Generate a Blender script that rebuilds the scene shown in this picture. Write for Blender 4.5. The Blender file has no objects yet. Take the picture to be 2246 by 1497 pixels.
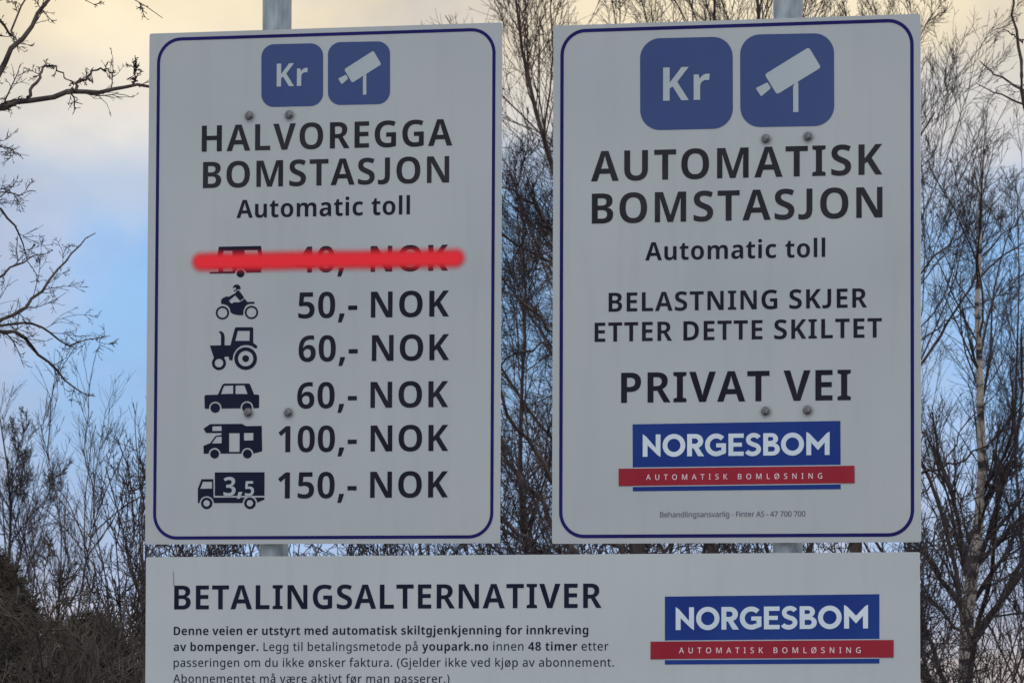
import bpy, math, random
import numpy as np
from mathutils import Vector, Matrix
from mathutils.geometry import delaunay_2d_cdt

scene = bpy.context.scene
col = scene.collection
PW, PH, FPX = 2246.0, 1497.0, 12000.0      # photograph size and focal length, in its pixels
EYE = 1.6

# ---------------------------------------------------------------- camera
PITCH, ROLL = math.radians(3.65), math.radians(0.174)
_f = Vector((0, math.cos(PITCH), math.sin(PITCH)))
_r0 = Vector((1, 0, 0)); _u0 = _r0.cross(_f)
CR = _r0 * math.cos(ROLL) + _u0 * math.sin(ROLL)
CU = _u0 * math.cos(ROLL) - _r0 * math.sin(ROLL)
CF = _f
cam = bpy.data.cameras.new('camera')
cam.sensor_fit = 'HORIZONTAL'; cam.sensor_width = 36.0
cam.lens = 36.0 * FPX / PW
cam.clip_start = 0.1; cam.clip_end = 6000
cam.dof.use_dof = True; cam.dof.focus_distance = 11.2; cam.dof.aperture_fstop = 60.0
cam_ob = bpy.data.objects.new('camera', cam)
col.objects.link(cam_ob)
M = Matrix((CR, CU, -CF)).transposed().to_4x4(); M.translation = (0, 0, EYE)
cam_ob.matrix_world = M
scene.camera = cam_ob

# ---------------------------------------------------------------- world
world = bpy.data.worlds.new('World'); scene.world = world; world.use_nodes = True
SUN_EL, SUN_AZ = math.radians(9), math.radians(-8)   # low behind the signs, veiled by cloud
nt = world.node_tree; N = nt.nodes; Lk = nt.links; N.clear()
def nd(t, **k):
    n = N.new(t)
    for a, b in k.items(): setattr(n, a, b)
    return n
def mth(op, a, b=None, c=None, clamp=False):
    n = nd('ShaderNodeMath', operation=op, use_clamp=clamp)
    for i, v in enumerate((a, b, c)):
        if v is None: continue
        if isinstance(v, (int, float)): n.inputs[i].default_value = v
        else: Lk.new(v, n.inputs[i])
    return n.outputs[0]
tc = nd('ShaderNodeTexCoord'); sep = nd('ShaderNodeSeparateXYZ'); Lk.new(tc.outputs['Generated'], sep.inputs[0])
mp = nd('ShaderNodeMapping'); mp.inputs['Scale'].default_value = (1, 1, 1.5); mp.inputs['Location'].default_value = (3.1, 1.7, 0.4)
Lk.new(tc.outputs['Generated'], mp.inputs[0])
n1 = nd('ShaderNodeTexNoise'); n1.inputs['Scale'].default_value = 7; n1.inputs['Detail'].default_value = 4; n1.inputs['Roughness'].default_value = .45
Lk.new(mp.outputs[0], n1.inputs['Vector'])
n2 = nd('ShaderNodeTexNoise'); n2.inputs['Scale'].default_value = 15; n2.inputs['Detail'].default_value = 6; n2.inputs['Roughness'].default_value = .5
Lk.new(mp.outputs[0], n2.inputs['Vector'])
zz = mth('ADD', sep.outputs[2], mth('MULTIPLY', mth('SUBTRACT', n1.outputs['Fac'], .5), .026))
zz = mth('ADD', zz, mth('MULTIPLY', mth('SUBTRACT', n2.outputs['Fac'], .72), .024))
zs = mth('POWER', mth('MAXIMUM', zz, 0.0), .5)          # square root spreads the low elevations over the ramp
def ramp(stops):
    n = nd('ShaderNodeValToRGB'); n.color_ramp.interpolation = 'EASE'
    el = n.color_ramp.elements
    while len(el) < len(stops): el.new(.5)
    for e, (p, c) in zip(el, stops):
        e.position = math.sqrt(p); e.color = c + (1,)
    Lk.new(zs, n.inputs[0]); return n.outputs[0]
west = ramp([(0, (.72, .68, .68)), (.004, (.54, .60, .72)), (.014, (.29, .49, .81)), (.055, (.21, .49, .88)),
             (.080, (.19, .43, .78)), (.092, (.34, .46, .64)), (.103, (.70, .67, .62)), (.120, (.89, .78, .58)), (.2, (1.04, .93, .76)),
             (.4, (1.05, 1.05, 1.05)), (1, (1.85, 1.92, 2.05))])
east = ramp([(0, (.50, .55, .66)), (.06, (.58, .64, .76)), (.2, (.80, .87, .98)), (.45, (1.25, 1.32, 1.42)), (1, (1.85, 1.92, 2.05))])
mr = nd('ShaderNodeMapRange'); mr.interpolation_type = 'SMOOTHSTEP'
mr.inputs['From Min'].default_value = -.3; mr.inputs['From Max'].default_value = .75
Lk.new(sep.outputs[1], mr.inputs['Value'])
def mix(f, a, b, mode='MIX'):
    n = nd('ShaderNodeMix', data_type='RGBA', blend_type=mode)
    for i, v in ((0, f), (6, a), (7, b)):
        if isinstance(v, (int, float)): n.inputs[i].default_value = v
        elif isinstance(v, tuple): n.inputs[i].default_value = v + (1,)
        else: Lk.new(v, n.inputs[i])
    return n.outputs[2]
clouds = mix(mr.outputs[0], east, west)
n3 = nd('ShaderNodeTexNoise'); n3.inputs['Scale'].default_value = 11; n3.inputs['Detail'].default_value = 7; n3.inputs['Roughness'].default_value = .55; n3.inputs['Distortion'].default_value = .4
mp3 = nd('ShaderNodeMapping'); mp3.inputs['Location'].default_value = (7.3, 2.2, 5.1); mp3.inputs['Rotation'].default_value = (.3, .5, .2); Lk.new(tc.outputs['Generated'], mp3.inputs[0]); Lk.new(mp3.outputs[0], n3.inputs['Vector'])
patch = nd('ShaderNodeMapRange', interpolation_type='SMOOTHSTEP'); patch.inputs['From Min'].default_value = .47; patch.inputs['From Max'].default_value = .68
patch.inputs['To Max'].default_value = .75; Lk.new(n3.outputs['Fac'], patch.inputs['Value'])
low = nd('ShaderNodeMapRange', interpolation_type='SMOOTHSTEP'); low.inputs['From Min'].default_value = .09; low.inputs['From Max'].default_value = .2
low.inputs['To Min'].default_value = 1; low.inputs['To Max'].default_value = 0; Lk.new(sep.outputs[2], low.inputs['Value'])
clouds = mix(mth('MULTIPLY', patch.outputs[0], low.outputs[0]), clouds, (.44, .49, .64))
puff = nd('ShaderNodeMapRange'); puff.inputs['From Min'].default_value = .35; puff.inputs['From Max'].default_value = .68
puff.inputs['To Min'].default_value = .84; puff.inputs['To Max'].default_value = 1.18
Lk.new(n2.outputs['Fac'], puff.inputs['Value'])
cl2 = nd('ShaderNodeVectorMath', operation='SCALE'); Lk.new(clouds, cl2.inputs[0]); Lk.new(puff.outputs[0], cl2.inputs['Scale'])
bg1 = nd('ShaderNodeBackground'); Lk.new(cl2.outputs[0], bg1.inputs[0]); bg1.inputs[1].default_value = 1.0
sky = nd('ShaderNodeTexSky', sky_type='NISHITA'); sky.sun_disc = False; sky.sun_elevation = SUN_EL; sky.sun_rotation = SUN_AZ
bg2 = nd('ShaderNodeBackground'); Lk.new(sky.outputs[0], bg2.inputs[0]); bg2.inputs[1].default_value = .05
ms = nd('ShaderNodeMixShader'); ms.inputs[0].default_value = .04
Lk.new(bg1.outputs[0], ms.inputs[1]); Lk.new(bg2.outputs[0], ms.inputs[2])
ow = nd('ShaderNodeOutputWorld'); Lk.new(ms.outputs[0], ow.inputs[0])

sun = bpy.data.lights.new('sun', 'SUN'); sun.energy = .7; sun.angle = math.radians(12); sun.color = (1, .87, .70)
sun_ob = bpy.data.objects.new('sun', sun); col.objects.link(sun_ob)
sd = Vector((math.sin(SUN_AZ) * math.cos(SUN_EL), math.cos(SUN_AZ) * math.cos(SUN_EL), math.sin(SUN_EL)))
sun_ob.rotation_euler = sd.to_track_quat('Z', 'Y').to_euler()
scene.view_settings.view_transform = 'Standard'; scene.view_settings.look = 'None'
scene.view_settings.exposure = 0; scene.view_settings.gamma = 1; scene.view_settings.use_curve_mapping = False

# ---------------------------------------------------------------- helpers
def at(px, py, Y):
    """the point at depth Y in front of the camera that stands at photograph pixel (px, py)"""
    d = CF * FPX + CR * (px - PW / 2) - CU * (py - PH / 2)
    return Vector((0, 0, EYE)) + d * (Y / d.y)

def tag(o, label=None, cat=None, group=None, kind=None):
    if label: o['label'] = label
    if cat: o['category'] = cat
    if group: o['group'] = group
    if kind: o['kind'] = kind
    return o

def empty(name, mat):
    o = bpy.data.objects.new(name, None); col.objects.link(o); o.matrix_world = mat
    o.empty_display_size = .1
    return o

def link_mesh(name, verts, faces, mat, parent=None, smooth=False):
    me = bpy.data.meshes.new(name)
    me.from_pydata([tuple(v) for v in verts], [], [tuple(f) for f in faces]); me.update()
    if smooth: me.polygons.foreach_set('use_smooth', [True] * len(me.polygons))
    me.materials.append(mat)
    o = bpy.data.objects.new(name, me); col.objects.link(o)
    if parent: o.parent = parent
    return o

def material(name, base=(.5, .5, .5), rough=.6, metal=0, spec=.5):
    m = bpy.data.materials.new(name); m.use_nodes = True
    b = m.node_tree.nodes['Principled BSDF']
    b.inputs['Base Color'].default_value = tuple(base) + (1,)
    b.inputs['Roughness'].default_value = rough; b.inputs['Metallic'].default_value = metal
    b.inputs['Specular IOR Level'].default_value = spec
    return m

def noise_colour(m, c1, c2, scale, detail=4, lo=.35, hi=.65, vec='Object', stretch=(1, 1, 1), bump=0, rough=None):
    t = m.node_tree; b = t.nodes['Principled BSDF']
    co = t.nodes.new('ShaderNodeTexCoord'); mpn = t.nodes.new('ShaderNodeMapping'); mpn.inputs['Scale'].default_value = stretch
    t.links.new(co.outputs[vec], mpn.inputs[0])
    n = t.nodes.new('ShaderNodeTexNoise'); n.inputs['Scale'].default_value = scale; n.inputs['Detail'].default_value = detail
    t.links.new(mpn.outputs[0], n.inputs['Vector'])
    r = t.nodes.new('ShaderNodeValToRGB'); r.color_ramp.elements[0].position = lo; r.color_ramp.elements[1].position = hi
    r.color_ramp.elements[0].color = tuple(c1) + (1,); r.color_ramp.elements[1].color = tuple(c2) + (1,)
    t.links.new(n.outputs['Fac'], r.inputs[0]); t.links.new(r.outputs[0], b.inputs['Base Color'])
    if bump:
        bp = t.nodes.new('ShaderNodeBump'); bp.inputs['Strength'].default_value = bump; bp.inputs['Distance'].default_value = .01
        t.links.new(n.outputs['Fac'], bp.inputs['Height']); t.links.new(bp.outputs[0], b.inputs['Normal'])
    if rough:
        q = t.nodes.new('ShaderNodeMapRange'); q.inputs['To Min'].default_value = rough[0]; q.inputs['To Max'].default_value = rough[1]
        t.links.new(n.outputs['Fac'], q.inputs['Value']); t.links.new(q.outputs[0], b.inputs['Roughness'])
    return n, r

# ---------------------------------------------------------------- materials
def sign_white(name, off, k=1.):
    m = material(name, rough=.42, spec=.45)
    t = m.node_tree; b = t.nodes['Principled BSDF']
    n, r = noise_colour(m, tuple(k*c for c in (.462, .494, .512)), tuple(k*c for c in (.502, .530, .542)), 3.0, 6, .3, .7, rough=(.36, .5))
    # rain streaks and grime specks that stay on the sheet
    co = t.nodes.new('ShaderNodeTexCoord')
    def layer(scale, stretch, lo, hi, dark, prev, seed):
        mpn = t.nodes.new('ShaderNodeMapping'); mpn.inputs['Scale'].default_value = stretch; mpn.inputs['Location'].default_value = (off + seed, seed, off)
        t.links.new(co.outputs['Object'], mpn.inputs[0])
        q = t.nodes.new('ShaderNodeTexNoise'); q.inputs['Scale'].default_value = scale; q.inputs['Detail'].default_value = 5
        t.links.new(mpn.outputs[0], q.inputs['Vector'])
        mrn = t.nodes.new('ShaderNodeMapRange'); mrn.inputs['From Min'].default_value = lo; mrn.inputs['From Max'].default_value = hi
        mrn.inputs['To Min'].default_value = 1; mrn.inputs['To Max'].default_value = dark
        t.links.new(q.outputs['Fac'], mrn.inputs['Value'])
        s = t.nodes.new('ShaderNodeVectorMath'); s.operation = 'SCALE'
        t.links.new(prev, s.inputs[0]); t.links.new(mrn.outputs[0], s.inputs['Scale']); return s.outputs[0]
    c = layer(5, (7, 1, .5), .5, .85, .93, r.outputs[0], 1)
    c = layer(60, (1, 1, 1), .74, .79, .78, c, 4)
    c = layer(2.2, (1, 1, 1.6), .35, .75, .92, c, 9)
    t.links.new(c, b.inputs['Base Color'])
    return m
M_white = sign_white('reflective_white_sheet', 0); M_white_up = sign_white('dimmed_white_sheet', 3, .88)  # upper signs: dimmer light on the sheet put into a darker base
M_edge = material('aluminium_edge', (.62, .63, .64), .45, .6)
M_black = material('charcoal_print', (.030, .030, .050), .65, spec=.16); noise_colour(M_black, (.007, .007, .015), (.016, .015, .027), 9, 6)
M_veiled = material('glare_veiled_charcoal_print', (.03, .03, .05), .65, spec=.2); noise_colour(M_veiled, (.014, .013, .020), (.028, .026, .034), 9, 6)  # heading print kept paler: veiling sky glare put into its colour
M_navy = material('navy_print', (.02, .018, .15), .6, spec=.16); noise_colour(M_navy, (.006, .005, .085), (.012, .010, .12), 8, 5)
M_pict = material('dark_navy_print', (.012, .022, .06), .65, spec=.16); noise_colour(M_pict, (.003, .006, .022), (.008, .012, .034), 9, 6)
M_icon = material('blue_panel_print', (.06, .11, .34), .42); noise_colour(M_icon, (.019, .044, .165), (.027, .058, .195), 3, 4)
M_logo = material('logo_blue_print', (.02, .06, .4), .55, spec=.2); noise_colour(M_logo, (.006, .028, .19), (.011, .042, .225), 5, 5)
M_red = material('logo_red_print', (.42, .03, .06), .55, spec=.2); noise_colour(M_red, (.27, .012, .028), (.34, .02, .04), 6, 5)
M_offw = material('white_print', (.70, .76, .82), .45); noise_colour(M_offw, (.56, .64, .72), (.66, .72, .78), 8, 5)
M_small = material('grey_blue_print', (.08, .08, .13), .5)
M_pink = material('small_white_print', (.78, .62, .66), .5)
M_bolt = material('weathered_bolt', (.16, .16, .17), .55, .3); noise_colour(M_bolt, (.09, .09, .10), (.22, .22, .235), 160, 4)
M_grime = material('grime', (.2, .2, .21), .9)
M_galv = material('galvanised_steel', (.42, .46, .50), .42, .55)
noise_colour(M_galv, (.15, .18, .21), (.40, .44, .475), 42, 8, .3, .7, stretch=(1, 1, .35), bump=.08, rough=(.35, .6))

M_twig = material('twig_bark', (.05, .04, .04), .85, spec=.2); noise_colour(M_twig, (.020, .016, .020), (.058, .043, .045), 2.2, 3)
M_twig2 = material('reddish_twig_bark', (.06, .04, .035), .85, spec=.2); noise_colour(M_twig2, (.045, .028, .024), (.105, .066, .050), 2.0, 3)
M_bark = material('grey_bark', (.07, .055, .05), .9, spec=.2); noise_colour(M_bark, (.026, .019, .020), (.088, .064, .058), 26, 6, stretch=(1, 1, .3), bump=.5)
M_dark = material('dark_shrub_bark', (.035, .03, .03), .9, spec=.15); noise_colour(M_dark, (.030, .024, .022), (.085, .068, .058), 3, 4)
M_birch = material('birch_bark', (.3, .27, .24), .8, spec=.3)
noise_colour(M_birch, (.035, .028, .026), (.36, .31, .27), 11, 6, .40, .47, stretch=(.5, .5, 1.5), bump=.4)
M_pale = material('pale_stem_bark', (.2, .18, .16), .85); noise_colour(M_pale, (.06, .05, .045), (.17, .145, .125), 14, 5, stretch=(1, 1, 1.5))

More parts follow.
